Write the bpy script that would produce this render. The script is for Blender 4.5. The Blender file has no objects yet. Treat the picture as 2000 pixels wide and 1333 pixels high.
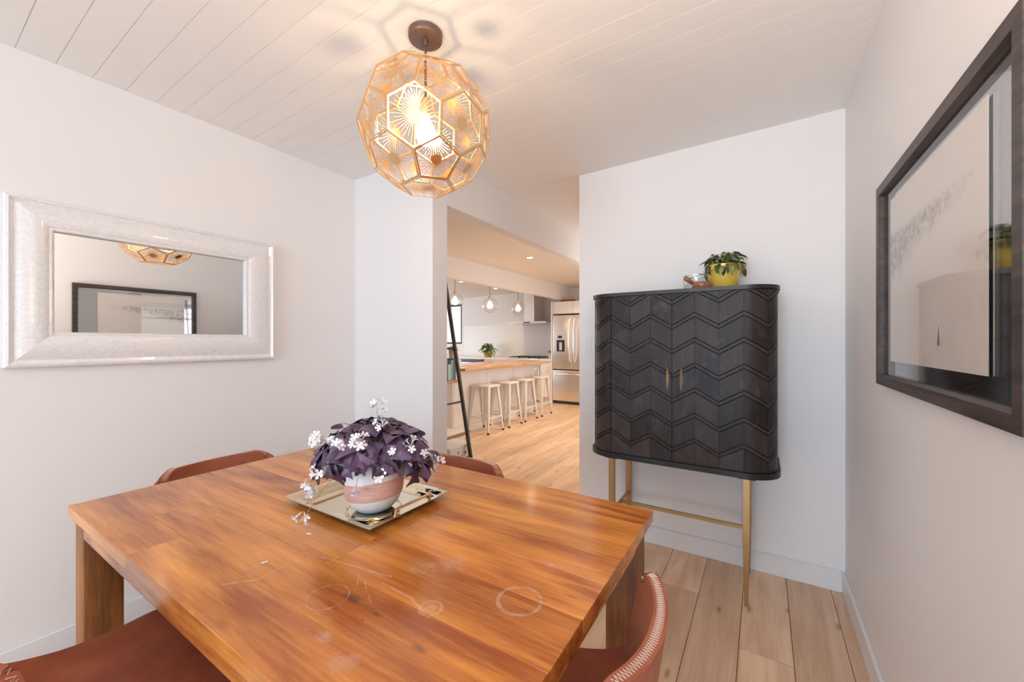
import bpy, bmesh, math, random
from mathutils import Vector, Matrix
S = bpy.context.scene
COL = S.collection
R = random.Random(7)
PI = math.pi

# ------------------------------------------------------------------ camera, world, exposure, large lights
cd = bpy.data.cameras.new('camera'); cam = bpy.data.objects.new('camera', cd); COL.objects.link(cam)
cd.sensor_fit = 'HORIZONTAL'; cd.sensor_width = 36.0; cd.lens = 778.6 * 36 / 2000; cd.clip_start = 0.02
YAW = 0.5615
cam.location = (0, 0, 1.278); cam.rotation_euler = (PI / 2, 0, YAW)
S.camera = cam
S.view_settings.view_transform = 'Standard'; S.view_settings.look = 'None'
S.view_settings.gamma = 1.0; S.view_settings.use_curve_mapping = False
S.view_settings.exposure = -0.03
S.cycles.use_denoising = True
S.cycles.max_bounces = 12; S.cycles.diffuse_bounces = 6; S.cycles.transparent_max_bounces = 24
S.cycles.sample_clamp_indirect = 6.0
S.cycles.caustics_reflective = False; S.cycles.caustics_refractive = False
w = bpy.data.worlds.new('sky'); S.world = w; w.use_nodes = True
w.node_tree.nodes['Background'].inputs[0].default_value = (0.80, 0.90, 1.0, 1)
w.node_tree.nodes['Background'].inputs[1].default_value = 1.5


XR_W, XE_W = .3846, -1.06


def area_light(name, loc, rot, sx, sy, power, color):
    l = bpy.data.lights.new(name, 'AREA'); l.shape = 'RECTANGLE'; l.size = sx; l.size_y = sy
    l.energy = power; l.color = color
    o = bpy.data.objects.new(name, l); o.location = loc; o.rotation_euler = rot; COL.objects.link(o)
    return o


# cool fill lamp added in the opening of a made-up window behind the camera
area_light('fill_dining', (-.50, -4.46, 1.15), (PI / 2, 0, 0), 1.7, 1.9, 140, (0.58, 0.78, 1.0))
# made-up fill lamp beside the camera, aimed up at the ceiling
area_light('fill_ceiling', (.16, .0, 1.45), (PI - .25, .12, 0), .35, .35, 23, (1.0, 0.87, 0.75))
area_light('fill_side', (XR_W, -2.3, 1.35), (0, PI / 2, 0), 1.5, 1.3, 5, (0.72, 0.85, 1.0))  # weak fill added in the invented right wall opening
area_light('fill_hall', (XE_W, 5.2, 1.30), (0, PI / 2, 0), 1.9, 2.4, 19, (1.0, 0.88, 0.76))  # unseen fill added to light the island side and stools
area_light('fill_kitchen', (-8.56, 5.0, 1.35), (0, -PI / 2, 0), 1.7, 3.6, 70, (0.96, 0.95, 1.0))  # unseen fill added at the left to brighten the kitchen


# ------------------------------------------------------------------ node helpers
class NT:
    def __init__(s, name):
        s.m = bpy.data.materials.new(name); s.m.use_nodes = True; s.t = s.m.node_tree
        s.b = s.t.nodes['Principled BSDF']; s.out = s.t.nodes['Material Output']

    def n(s, kind, **kw):
        x = s.t.nodes.new('ShaderNode' + kind)
        for k, v in kw.items():
            if k[0] == '_': x.inputs[int(k[1:])].default_value = v
            else: setattr(x, k, v)
        return x

    def l(s, a, b, i=0, o=0):
        a = a.outputs[o] if hasattr(a, 'outputs') else a
        b = b.inputs[i] if hasattr(b, 'inputs') else b
        s.t.links.new(a, b)

    def math(s, op, a, b=0.0, c=None, clamp=False):
        x = s.n('Math', operation=op, use_clamp=clamp)
        for i, v in enumerate((a, b, c)):
            if v is None: continue
            if isinstance(v, (int, float)): x.inputs[i].default_value = v
            else: s.l(v, x, i)
        return x.outputs[0]

    def ramp(s, f, stops, interp='LINEAR'):
        r = s.n('ValToRGB'); r.color_ramp.interpolation = interp
        e = r.color_ramp.elements
        while len(e) < len(stops): e.new(0.5)
        for q, (p, c) in zip(e, stops):
            q.position = p; q.color = (*c, 1) if len(c) == 3 else c
        s.l(f, r, 0); return r.outputs[0]

    def mix(s, f, a, b, mode='MIX'):
        x = s.n('MixRGB', blend_type=mode)
        for i, v in enumerate((f, a, b)):
            if isinstance(v, (int, float)): x.inputs[i].default_value = v
            elif isinstance(v, tuple): x.inputs[i].default_value = (*v, 1)
            else: s.l(v, x, i)
        return x.outputs[0]

    def bump(s, h, strength=.3, dist=.01):
        b = s.n('Bump'); b.inputs['Strength'].default_value = strength; b.inputs['Distance'].default_value = dist
        s.l(h, b.inputs['Height']); s.l(b, s.b.inputs['Normal']); return b

    def noise(s, vec, scale, detail=4, rough=.55, dist=0.0):
        x = s.n('TexNoise'); x.inputs['Scale'].default_value = scale; x.inputs['Detail'].default_value = detail
        x.inputs['Roughness'].default_value = rough; x.inputs['Distortion'].default_value = dist
        if vec is not None: s.l(vec, x.inputs['Vector'])
        return x.outputs[0]

    def objcoord(s, scale=(1, 1, 1), randoff=0.0):
        tc = s.n('TexCoord'); mp = s.n('Mapping'); mp.inputs['Scale'].default_value = scale
        v = tc.outputs['Object']
        if randoff:
            oi = s.n('ObjectInfo')
            mul = s.n('VectorMath', operation='SCALE'); mul.inputs[0].default_value = (3.1, 7.7, 5.3)
            s.l(oi.outputs['Random'], mul.inputs[3])
            ad = s.n('VectorMath', operation='ADD'); s.l(v, ad, 0); s.l(mul, ad, 1)
            sc = s.n('VectorMath', operation='SCALE'); v = ad.outputs[0]
        s.l(v, mp, 0); return mp.outputs[0]

    def rnd(s):
        return s.n('ObjectInfo').outputs['Random']


def plain(name, col, rough=.5, metal=0.0, coat=0.0, var=0.0, vscale=30, bump=0.0, bscale=200, ior=1.5):
    m = NT(name); m.b.inputs['Roughness'].default_value = rough; m.b.inputs['Metallic'].default_value = metal
    m.b.inputs['Coat Weight'].default_value = coat; m.b.inputs['Coat Roughness'].default_value = .08
    m.b.inputs['IOR'].default_value = ior
    v = m.objcoord()
    n = m.noise(v, vscale)
    c = m.mix(n, tuple(x * (1 - var) for x in col), tuple(min(1, x * (1 + var)) for x in col))
    m.l(c, m.b.inputs['Base Color'])
    if bump: m.bump(m.noise(v, bscale), bump, .002)
    return m.m


def emit(name, col, strength):
    m = NT(name); m.b.inputs['Base Color'].default_value = (*col, 1)
    m.b.inputs['Emission Color'].default_value = (*col, 1); m.b.inputs['Emission Strength'].default_value = strength
    return m.m


def wood(name, c_lo, c_hi, axis='X', rough=.4, tone=.25, fine=1.0, coat=0.0, knots=0.0, stretch=9, bump=.12, world=False):
    """grain running along axis; every board gets its own tone and its own grain"""
    m = NT(name)
    sc = {'X': (1, stretch, stretch), 'Y': (stretch, 1, stretch), 'Z': (stretch, stretch, 1)}[axis]
    v = m.objcoord(sc, 1.0)
    a = m.noise(v, 1.3 * fine, 5, .6, .4)
    low = m.noise(v, .55 * fine, 1.5, .4, .2)
    cont = m.math('PINGPONG', m.math('MULTIPLY', low, 9.0), .5)
    f = m.noise(m.objcoord(tuple(q if q > 1 else .35 for q in sc), 1.0), 14 * fine, 3, .7)
    mixf = m.math('ADD', m.math('MULTIPLY', a, .62), m.math('MULTIPLY', cont, .16))
    mixf = m.math('ADD', mixf, m.math('MULTIPLY', f, .26))
    c = m.ramp(mixf, [(.36, c_lo), (.62, c_hi)])
    t = m.math('ADD', m.math('MULTIPLY', m.rnd(), tone), 1 - tone / 2)
    g = m.n('CombineXYZ'); [m.l(t, g, i) for i in range(3)]
    c = m.mix(1.0, c, g.outputs[0], 'MULTIPLY')
    if knots:
        vo = m.n('TexVoronoi', voronoi_dimensions='3D' if axis == 'Z' else '2D'); vo.inputs['Scale'].default_value = knots
        m.l(m.objcoord({'X': (1, 2.6, 1), 'Y': (2.6, 1, 1), 'Z': (2, 2, 1)}[axis], 1.0), vo, 0)
        k = m.math('SUBTRACT', 1.0, m.math('DIVIDE', vo.outputs[0], .085), clamp=True)
        gate = m.math('GREATER_THAN', m.n('SeparateColor').outputs[0], .5)
        sep = gate.node.inputs[0].links[0].from_node; m.l(vo.outputs[1], sep, 0)
        k = m.math('MULTIPLY', k, gate)
        c = m.mix(m.math('MULTIPLY', k, .75), c, tuple(x * .25 for x in c_lo))
    m.l(c, m.b.inputs['Base Color'])
    m.b.inputs['Roughness'].default_value = rough
    m.b.inputs['Coat Weight'].default_value = coat; m.b.inputs['Coat Roughness'].default_value = .12
    if bump: m.bump(mixf, bump, .002)
    m.col = c
    return m


def thin_glass(name, tint=(1, 1, 1), boost=1.0):
    m = NT(name); m.t.nodes.remove(m.b)
    tr = m.n('BsdfTransparent'); tr.inputs[0].default_value = (*tint, 1)
    gl = m.n('BsdfGlossy'); gl.inputs['Roughness'].default_value = .02
    fr = m.n('Fresnel'); fr.inputs[0].default_value = 1.5
    # no total reflection on the way out of the pane
    ge = m.n('NewGeometry')
    f = m.math('MULTIPLY', m.math('MULTIPLY', fr.outputs[0], boost, clamp=True), m.math('SUBTRACT', 1.0, ge.outputs['Backfacing']))
    mx = m.n('MixShader'); m.l(f, mx, 0); m.l(tr, mx, 1); m.l(gl, mx, 2); m.l(mx, m.out, 0)
    return m.m


# ------------------------------------------------------------------ geometry helpers
def link(o, parent=None):
    COL.objects.link(o)
    if parent is not None: o.parent = parent
    return o


def mesh_of(name, bm, mat, smooth=None):
    me = bpy.data.meshes.new(name); bmesh.ops.recalc_face_normals(bm, faces=bm.faces)
    bm.to_mesh(me); bm.free()
    for m in (mat if isinstance(mat, (list, tuple)) else [mat]): me.materials.append(m)
    if smooth is not None:
        for p in me.polygons: p.use_smooth = True
        if smooth < 179: me.set_sharp_from_angle(angle=math.radians(smooth))
    return me


def origin(parent):
    p = Vector((0, 0, 0))
    while parent is not None: p += parent.location; parent = parent.parent
    return p


def obj(name, bm, mat, parent=None, smooth=None, world=False):
    """world=True: the mesh was built in scene coordinates"""
    o = bpy.data.objects.new(name, mesh_of(name, bm, mat, smooth)); link(o, parent)
    if world and parent is not None: o.location = -origin(parent)
    return o


def inst(name, me, parent, loc=(0, 0, 0), rot=(0, 0, 0), world=False):
    o = bpy.data.objects.new(name, me); link(o, parent); o.location = loc; o.rotation_euler = rot
    if world and parent is not None: o.location = Vector(loc) - origin(parent)
    return o


def thing(name, label, cat, loc=(0, 0, 0), rz=0.0, group=None):
    o = bpy.data.objects.new(name, None); o.empty_display_size = .05; COL.objects.link(o)
    o.location = loc; o.rotation_euler = (0, 0, rz)
    tag(o, label, cat, group); return o


def tag(o, label, cat, group=None):
    o['label'] = label; o['category'] = cat
    if group: o['group'] = group
    return o


def struct(name, bm, mat, label=None, **kw):
    o = obj(name, bm, mat, **kw); o['kind'] = 'structure'
    if label: o['label'] = label
    return o


def copy_tree(o, parent=None):
    c = o.copy(); COL.objects.link(c)
    if parent is not None: c.parent = parent
    for ch in [k for k in KIDS.get(o.name, [])]: copy_tree(ch, c)
    return c


KIDS = {}


def index_kids(root):
    for o in bpy.data.objects:
        if o.parent is not None: KIDS.setdefault(o.parent.name, [])
    for o in bpy.data.objects:
        if o.parent is not None and o not in KIDS[o.parent.name]: KIDS[o.parent.name].append(o)


def BM(): return bmesh.new()


def box(bm, x0, x1, y0, y1, z0, z1, bev=0.0, seg=2, mat=0):
    t = bmesh.new()
    r = bmesh.ops.create_cube(t, size=1.0)
    for v in t.verts: v.co = Vector(((x0 + x1) / 2 + v.co.x * (x1 - x0), (y0 + y1) / 2 + v.co.y * (y1 - y0), (z0 + z1) / 2 + v.co.z * (z1 - z0)))
    if bev: bmesh.ops.bevel(t, geom=t.edges[:], offset=bev, segments=seg, profile=.5, affect='EDGES')
    merge(bm, t, mat); return bm


def merge(bm, t, mat=0, M=None):
    vm = {}
    for v in t.verts: vm[v] = bm.verts.new(M @ v.co if M else v.co)
    for f in t.faces:
        try:
            g = bm.faces.new([vm[v] for v in f.verts]); g.material_index = mat if mat else f.material_index
        except ValueError: pass
    t.free()


def tube(bm, pts, r, n=8, caps=True, closed=False):
    pts = [Vector(p) for p in pts]; rings = []
    N = len(pts); rr = r if isinstance(r, (list, tuple)) else [r] * N
    up = None
    for i, p in enumerate(pts):
        a = pts[(i - 1) % N] if (i > 0 or closed) else p; b = pts[(i + 1) % N] if (i < N - 1 or closed) else p
        d = (b - a).normalized()
        if up is None: up = d.orthogonal().normalized()
        s_ = d.cross(up)
        if s_.length < 1e-5: s_ = d.orthogonal()
        s_.normalize(); up = s_.cross(d).normalized()
        rings.append([bm.verts.new(p + (s_ * math.cos(2 * PI * k / n) + up * math.sin(2 * PI * k / n)) * rr[i]) for k in range(n)])
    M = N if closed else N - 1
    for i in range(M):
        A, B = rings[i], rings[(i + 1) % N]
        for k in range(n): bm.faces.new((A[k], A[(k + 1) % n], B[(k + 1) % n], B[k]))
    if caps and not closed:
        bm.faces.new(rings[0][::-1]); bm.faces.new(rings[-1])
    return bm


def lathe(bm, prof, n=32, c=(0, 0, 0), cap=True):
    rings = []
    for r, z in prof:
        if r < 1e-6: rings.append([bm.verts.new((c[0], c[1], c[2] + z))])
        else: rings.append([bm.verts.new((c[0] + r * math.cos(2 * PI * k / n), c[1] + r * math.sin(2 * PI * k / n), c[2] + z)) for k in range(n)])
    for A, B in zip(rings, rings[1:]):
        for k in range(n):
            q = (k + 1) % n
            if len(A) == 1 and len(B) == 1: continue
            if len(A) == 1: bm.faces.new((A[0], B[k], B[q]))
            elif len(B) == 1: bm.faces.new((A[k], A[q], B[0]))
            else: bm.faces.new((A[k], A[q], B[q], B[k]))
    if cap:
        if len(rings[0]) > 1: bm.faces.new(rings[0][::-1])
        if len(rings[-1]) > 1: bm.faces.new(rings[-1])
    return bm


def prism(bm, poly, z0, z1, M=None):
    """poly in xy, extruded in z"""
    M = M or Matrix()
    a = [bm.verts.new(M @ Vector((x, y, z0))) for x, y in poly]; b = [bm.verts.new(M @ Vector((x, y, z1))) for x, y in poly]
    n = len(poly)
    bm.faces.new(a[::-1]); bm.faces.new(b)
    for i in range(n): bm.faces.new((a[i], a[(i + 1) % n], b[(i + 1) % n], b[i]))
    return bm


def beam(bm, p, q, w, h, up=(0, 0, 1), taper=1.0):
    """rectangular bar from p to q"""
    p, q = Vector(p), Vector(q); d = (q - p).normalized(); up = Vector(up)
    s_ = d.cross(up).normalized(); u = s_.cross(d).normalized(); vs = []
    for c, k in ((p, 1.0), (q, taper)):
        for a, b in ((-1, -1), (1, -1), (1, 1), (-1, 1)):
            vs.append(bm.verts.new(c + s_ * a * w / 2 * k + u * b * h / 2 * k))
    for f in ((3, 2, 1, 0), (4, 5, 6, 7), (0, 1, 5, 4), (1, 2, 6, 5), (2, 3, 7, 6), (3, 0, 4, 7)): bm.faces.new([vs[i] for i in f])
    return bm


# ------------------------------------------------------------------ dimensions
XL, XR, YB, YR, XJ, XE = -2.4203, .3546, 2.6115, 1.781, -1.686, -1.086
YF, YK, XK = -4.4, 8.03, -8.6
def ceil_z(x, y): return 2.44 + .0178 * x + .0054 * y

# ------------------------------------------------------------------ setting materials
def wall_paint(name, col, rough=.55):
    m = NT(name); v = m.objcoord()
    n = m.noise(v, 1.3, 3); c = m.mix(n, tuple(x * .985 for x in col), col)
    m.l(c, m.b.inputs['Base Color']); m.b.inputs['Roughness'].default_value = rough
    m.bump(m.noise(v, 260, 2), .05, .001); return m.m


M_wall = wall_paint('wall_paint', (.86, .845, .84))
M_trim = wall_paint('trim_paint', (.82, .82, .825), .35)
M_beam = wall_paint('beam_paint', (.84, .81, .79))
M_kceil = wall_paint('kitchen_ceiling_paint', (.84, .79, .72))
M_board = wall_paint('ceiling_board_paint', (.86, .84, .825), .5)
M_floor = wood('oak_floor', (.65, .425, .27), (.90, .66, .46), 'Y', rough=.34, tone=.22, fine=.9, knots=2.2, stretch=8, bump=.08)
M_floor.b.inputs['Specular IOR Level'].default_value = .4
M_floor = M_floor.m
M_gap = plain('floor_gap', (.12, .07, .04), .9)

# ------------------------------------------------------------------ setting
b = BM(); box(b, XK, XR, YF, YK, -.06, -.012)
floor = struct('floor', b, M_gap, 'pale knotty oak plank floor')
PW = .19
x_edges = [.105 + PW * k for k in range(1, -29, -1)]
ends_by_col = {}
plank_mesh = {}
for k, xe in enumerate(x_edges):
    x0 = xe; x1 = min(xe + PW, XR - .002)
    if x1 - x0 < .03: continue
    y = (YF if xe > -2.45 else 1.95) + .01
    first = True
    while y < YK - .02:
        L = R.choice([1.2, 1.5, 1.8, 2.1])
        if first: L = R.choice([.6, .9, 1.2, 1.5]); first = False
        y1 = min(y + L, YK - .01)
        if y1 - y > .12:
            key = (round(x1 - x0, 3), round(y1 - y, 2))
            if key not in plank_mesh:
                t = BM(); wd = key[0] - .0022; box(t, -wd / 2, wd / 2, -(key[1] - .003) / 2, (key[1] - .003) / 2, -.012, 0, .0012, 1)
                plank_mesh[key] = mesh_of('plank', t, M_floor)
            inst('plank', plank_mesh[key], floor, ((x0 + x1) / 2, (y + y1) / 2, R.uniform(-.0003, .0003)))
        y = y1

b = BM(); box(b, XL - .12, XL, YF, YR + .13, 0, 2.46); wl = struct('wall_left', b, M_wall, 'white wall behind the mirror')
b = BM(); box(b, XL, XJ, YR, YR + .13, 0, 2.46); struct('wall_return', b, M_wall, 'short white wall left of the kitchen opening')
b = BM(); box(b, XE, XR + .12, YB, YB + .12, 0, 2.46); struct('wall_back', b, M_wall, 'white wall behind the black cabinet')
b = BM()
box(b, XR, XR + .12, YF, -3.0, 0, 2.46); box(b, XR, XR + .12, -1.6, YB, 0, 2.46); box(b, XR, XR + .12, -3.0, -1.6, 0, .6); box(b, XR, XR + .12, -3.0, -1.6, 2.1, 2.46)
struct('wall_right', b, M_wall, 'white wall with the framed print')
b = BM(); box(b, XE, XE + .12, YB + .12, 4.0, 0, 2.46); box(b, XE, XE + .12, 6.4, YK, 0, 2.46); box(b, XE, XE + .12, 4.0, 6.4, 0, .35); box(b, XE, XE + .12, 4.0, 6.4, 2.25, 2.46); struct('wall_hall', b, M_wall)
b = BM()
wx0, wx1, wz0, wz1 = -1.55, .33, .15, 2.15
box(b, XL - .12, wx0, YF - .12, YF, 0, 2.46); box(b, wx1, XR + .12, YF - .12, YF, 0, 2.46)
box(b, wx0, wx1, YF - .12, YF, 0, wz0); box(b, wx0, wx1, YF - .12, YF, wz1, 2.46)
struct('wall_front', b, M_wall)
M_glass = thin_glass('pane_glass')
M_blackframe = plain('black_window_metal', (.03, .028, .027), .4)


def window(name, x0, x1, y0, z0, z1, mull, label):
    b = BM(); t = .05
    box(b, x0, x1, y0, y0 + .06, z0, z0 + t); box(b, x0, x1, y0, y0 + .06, z1 - t, z1)
    box(b, x0, x0 + t, y0, y0 + .06, z0 + t, z1 - t); box(b, x1 - t, x1, y0, y0 + .06, z0 + t, z1 - t)
    for m in mull: box(b, m - .02, m + .02, y0, y0 + .06, z0 + t, z1 - t)
    f = struct(name, b, M_blackframe, label)
    b = BM(); box(b, x0 + t, x1 - t, y0 + .028, y0 + .033, z0 + t, z1 - t); obj('pane', b, M_glass, f)
    return f


window('added_window_1', wx0, wx1, YF - .05, wz0, wz1, [-.6], 'added unseen black framed window behind the viewer')  # invented window, out of view, for the dining fill lamp
# kitchen shell
kx0, kx1, kz0, kz1 = -7.75, -6.58, 1.2, 2.23
b = BM()
box(b, XK - .12, kx0, YK, YK + .12, 0, 2.46); box(b, kx1, XE + .12, YK, YK + .12, 0, 2.46)
box(b, kx0, kx1, YK, YK + .12, 0, kz0); box(b, kx0, kx1, YK, YK + .12, kz1, 2.46)
struct('wall_kitchen', b, M_wall, 'far white kitchen wall')
window('window_2', kx0, kx1, YK + .01, kz0, kz1, [], 'black framed window in the far kitchen wall')
b = BM(); box(b, XK - .12, XK, YR, YK, 0, .45); box(b, XK - .12, XK, YR, YK, 2.25, 2.46)
box(b, XK - .12, XK, YR, 3.1, .45, 2.25); box(b, XK - .12, XK, 6.9, YK, .45, 2.25)
struct('wall_kitchen_side', b, M_wall)
b = BM(); box(b, XK, XL - .12, YR, YR + .13, 0, 2.46); struct('wall_kitchen_near', b, M_wall)

def added_side_window(name, x, y0, y1, z0, z1):  # frame and pane for the added, unseen side openings
    b = BM(); t = .05
    box(b, x, x + .04, y0, y1, z0, z0 + t); box(b, x, x + .04, y0, y1, z1 - t, z1)
    box(b, x, x + .04, y0, y0 + t, z0 + t, z1 - t); box(b, x, x + .04, y1 - t, y1, z0 + t, z1 - t)
    f = struct(name, b, M_blackframe)
    b = BM(); box(b, x + .018, x + .022, y0 + t, y1 - t, z0 + t, z1 - t); obj('pane', b, M_glass, f)
added_side_window('added_window_3', XR + .075, -3.0, -1.6, .6, 2.1)  # made-up window beside the viewer, around the side fill
added_side_window('added_window_4', XE + .075, 4.0, 6.4, .35, 2.25)  # unseen window added with the hall fill lamp
added_side_window('added_window_5', XK - .115, 3.1, 6.9, .45, 2.25)  # unseen window added with the kitchen fill lamp

# ceiling slab and boards
b = BM()
def slab(x0, x1, y0, y1, off, th):
    vs = []
    for z in (0, th):
        for x, y in ((x0, y0), (x1, y0), (x1, y1), (x0, y1)): vs.append(b.verts.new((x, y, ceil_z(x, y) + off + z)))
    for f in ((3, 2, 1, 0), (4, 5, 6, 7), (0, 1, 5, 4), (1, 2, 6, 5), (2, 3, 7, 6), (3, 0, 4, 7)): b.faces.new([vs[i] for i in f])
slab(XK - .12, XR + .12, YF - .12, YK + .12, .0125, .06)
ceiling = struct('ceiling', b, M_kceil, 'white ceiling, narrow painted boards over the dining side')
BW = .104
bmesh_cache = {}
def ceiling_board(x0, x1, y):
    key = (x0, x1)
    if key not in bmesh_cache:
        t = BM(); w_ = BW - .0008; c = .0014
        poly = [(-w_ / 2, .012), (w_ / 2, .012), (w_ / 2, c), (w_ / 2 - c, 0), (-w_ / 2 + c, 0), (-w_ / 2, c)]
        A = [[t.verts.new((x, p, q + .0178 * x)) for p, q in poly] for x in (x0, x1)]
        t.faces.new(A[0]); t.faces.new(A[1][::-1])
        for i in range(6): t.faces.new((A[0][i], A[0][(i + 1) % 6], A[1][(i + 1) % 6], A[1][i]))
        bmesh_cache[key] = mesh_of('board', t, M_board)
    inst('board', bmesh_cache[key], ceiling, (0, y, 2.44 + .0054 * y))
y = .278 - BW * 44 + BW / 2
while y < YK - BW:
    if y < YR + .05: ceiling_board(XL, XR, y)
    elif y < YB + .05: ceiling_board(XJ, XR, y)
    else: ceiling_board(XJ, XE, y)
    y += BW

# two beams along the depth of the room
b = BM(); box(b, XJ - .09, XJ, YR + .13, YK, 2.136, 2.46); struct('trim_1', b, M_beam, 'white ceiling beam over the kitchen opening')
b = BM(); box(b, -3.62, -3.529, YR + .13, YK, 2.133, 2.46); struct('trim_2', b, M_beam, 'second white ceiling beam, above the island')

# baseboards
def bboard(name, x0, x1, y0, y1):
    b = BM(); box(b, x0, x1, y0, y1, 0, .108, .003, 1); return struct(name, b, M_trim)
bboard('baseboard_left', XL, XL + .014, YF, YR - .001)
bboard('baseboard_return', XL + .014, XJ, YR - .014, YR)
bboard('baseboard_back', XE, XR - .014, YB - .014, YB)
bboard('baseboard_right', XR - .014, XR, YF, YB)
bboard('baseboard_front', XL + .014, XR - .014, YF, YF + .014)

# light switch on the back wall
t = thing('light_switch', 'white wall switch plate at the left edge of the wall beside the cabinet', 'switch', (-.985, YB, 1.25))
b = BM(); box(b, -.058, .058, -.007, 0, -.058, .058, .003); obj('plate', b, M_trim, t)
for dx in (-.024, .024):
    b = BM(); box(b, dx - .016, dx + .016, -.0105, -.006, -.034, .034, .0015, 1); obj('rocker', b, M_trim, t)
# ------------------------------------------------------------------ dining table
def table_material():
    m = wood('lacquered_table_wood', (.33, .080, .014), (.86, .35, .07), 'X', rough=.30, tone=.26, fine=1.0, coat=.25, stretch=7, bump=.06)
    geo = m.n('NewGeometry'); pos = geo.outputs['Position']
    sep = m.n('SeparateXYZ'); m.l(pos, sep, 0); X, Y, Zc = sep.outputs
    nz = m.noise(pos, 9, 4, .6); nf = m.noise(pos, 60, 3, .6)
    wx = m.math('ADD', X, m.math('MULTIPLY', m.math('SUBTRACT', nz, .5), .02))
    wy = m.math('ADD', Y, m.math('MULTIPLY', m.math('SUBTRACT', nf, .5), .006))
    top = m.math('GREATER_THAN', Zc, .7595)
    def dist(cx, cy, ax=1.0, ay=1.0, jitter=True):
        a = m.math('DIVIDE', m.math('SUBTRACT', wx if jitter else X, cx), ax)
        c = m.math('DIVIDE', m.math('SUBTRACT', wy if jitter else Y, cy), ay)
        return m.math('SQRT', m.math('ADD', m.math('MULTIPLY', a, a), m.math('MULTIPLY', c, c)))
    def ring(cx, cy, r, wd, s):
        d = m.math('ABSOLUTE', m.math('SUBTRACT', dist(cx, cy, jitter=False), r))
        k = m.math('SUBTRACT', 1.0, m.math('DIVIDE', d, wd), clamp=True)
        return m.math('MULTIPLY', m.math('MULTIPLY', k, s), m.math('ADD', .35, nf), clamp=True)
    def blob(cx, cy, ax, ay, s, soft=.5):
        k = m.math('DIVIDE', m.math('SUBTRACT', 1.0, dist(cx, cy, ax, ay)), soft, clamp=True)
        return m.math('MULTIPLY', k, s)
    def seg(x0, y0, x1, y1, wd, s):
        L2 = (x1 - x0) ** 2 + (y1 - y0) ** 2; dx, dy = x1 - x0, y1 - y0
        px = m.math('SUBTRACT', wx, x0); py = m.math('SUBTRACT', wy, y0)
        t = m.math('DIVIDE', m.math('ADD', m.math('MULTIPLY', px, dx), m.math('MULTIPLY', py, dy)), L2, clamp=True)
        ex = m.math('SUBTRACT', px, m.math('MULTIPLY', t, dx)); ey = m.math('SUBTRACT', py, m.math('MULTIPLY', t, dy))
        d = m.math('SQRT', m.math('ADD', m.math('MULTIPLY', ex, ex), m.math('MULTIPLY', ey, ey)))
        k = m.math('SUBTRACT', 1.0, m.math('DIVIDE', d, wd), clamp=True)
        return m.math('MULTIPLY', k, s)
    def acc(lst):
        r = lst[0]
        for q in lst[1:]: r = m.math('MAXIMUM', r, q)
        return r
    white = acc([ring(-.411, .681, .043, .006, .55), ring(-.545, .570, .021, .005, .55), blob(-.545, .570, .016, .016, .35),
                 ring(-.701, 1.121, .020, .003, .3), ring(-.745, .485, .040, .003, .25), ring(-1.41, .52, .034, .003, .25),
                 blob(-.66, .665, .055, .04, .24, .7), blob(-.615, .715, .05, .045, .22, .7), blob(-.40, .83, .055, .035, .14, .8), blob(-.65, .415, .022, .014, .35),
                 blob(-.57, .40, .035, .03, .3, .9), seg(-.95, .555, -.82, .578, .004, .5), seg(-.82, .578, -.69, .60, .004, .45),
                 seg(-.69, .575, -.60, .572, .004, .5), seg(-.60, .572, -.53, .548, .004, .45), seg(-.76, .57, -.72, .53, .003, .35),
                 seg(-.972, .388, -.927, .439, .003, .5), seg(-.927, .439, -.935, .50, .003, .4), seg(-.73, .56, -.66, .52, .0025, .3)])
    dark = acc([blob(-.70, .508, .034, .016, .8, .8), blob(-.65, .508, .045, .006, .7, .9), blob(-.62, .503, .02, .009, .7, .9),
                blob(-.49, .484, .022, .009, .8, .8), blob(-.377, .707, .016, .006, .6, .9), blob(-.328, .748, .02, .005, .55, .9),
                blob(-.629, .479, .006, .004, .7, .9), blob(-.93, .48, .06, .006, .45, .9), blob(-.84, .335, .03, .01, .3, .9)])
    warm = acc([blob(-.78, .52, .16, .028, .5, .9), blob(-.55, .51, .12, .012, .45, .9), blob(-.42, .54, .09, .012, .35, .9), blob(-.30, 1.19, .1, .02, .4, .9)])
    white = m.math('MULTIPLY', white, m.math('MULTIPLY', m.math('SUBTRACT', m.noise(pos, 38, 4, .7), .30), 2.2, clamp=True))
    c = m.mix(m.math('MULTIPLY', warm, top), m.col, (.20, .055, .018))
    c = m.mix(m.math('MULTIPLY', dark, m.math('MULTIPLY', top, m.math('ADD', .3, nf), clamp=True)), c, (.045, .025, .022))
    c = m.mix(m.math('MULTIPLY', white, top), c, (.80, .68, .60))
    # worn, greyed edge of the top
    m.l(c, m.b.inputs['Base Color'])
    rg = m.math('ADD', .15, m.math('MULTIPLY', m.math('ADD', white, m.math('MULTIPLY', m.noise(pos, 4, 4, .6), .35)), .5))
    m.l(rg, m.b.inputs['Roughness'])
    return m.m


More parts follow.
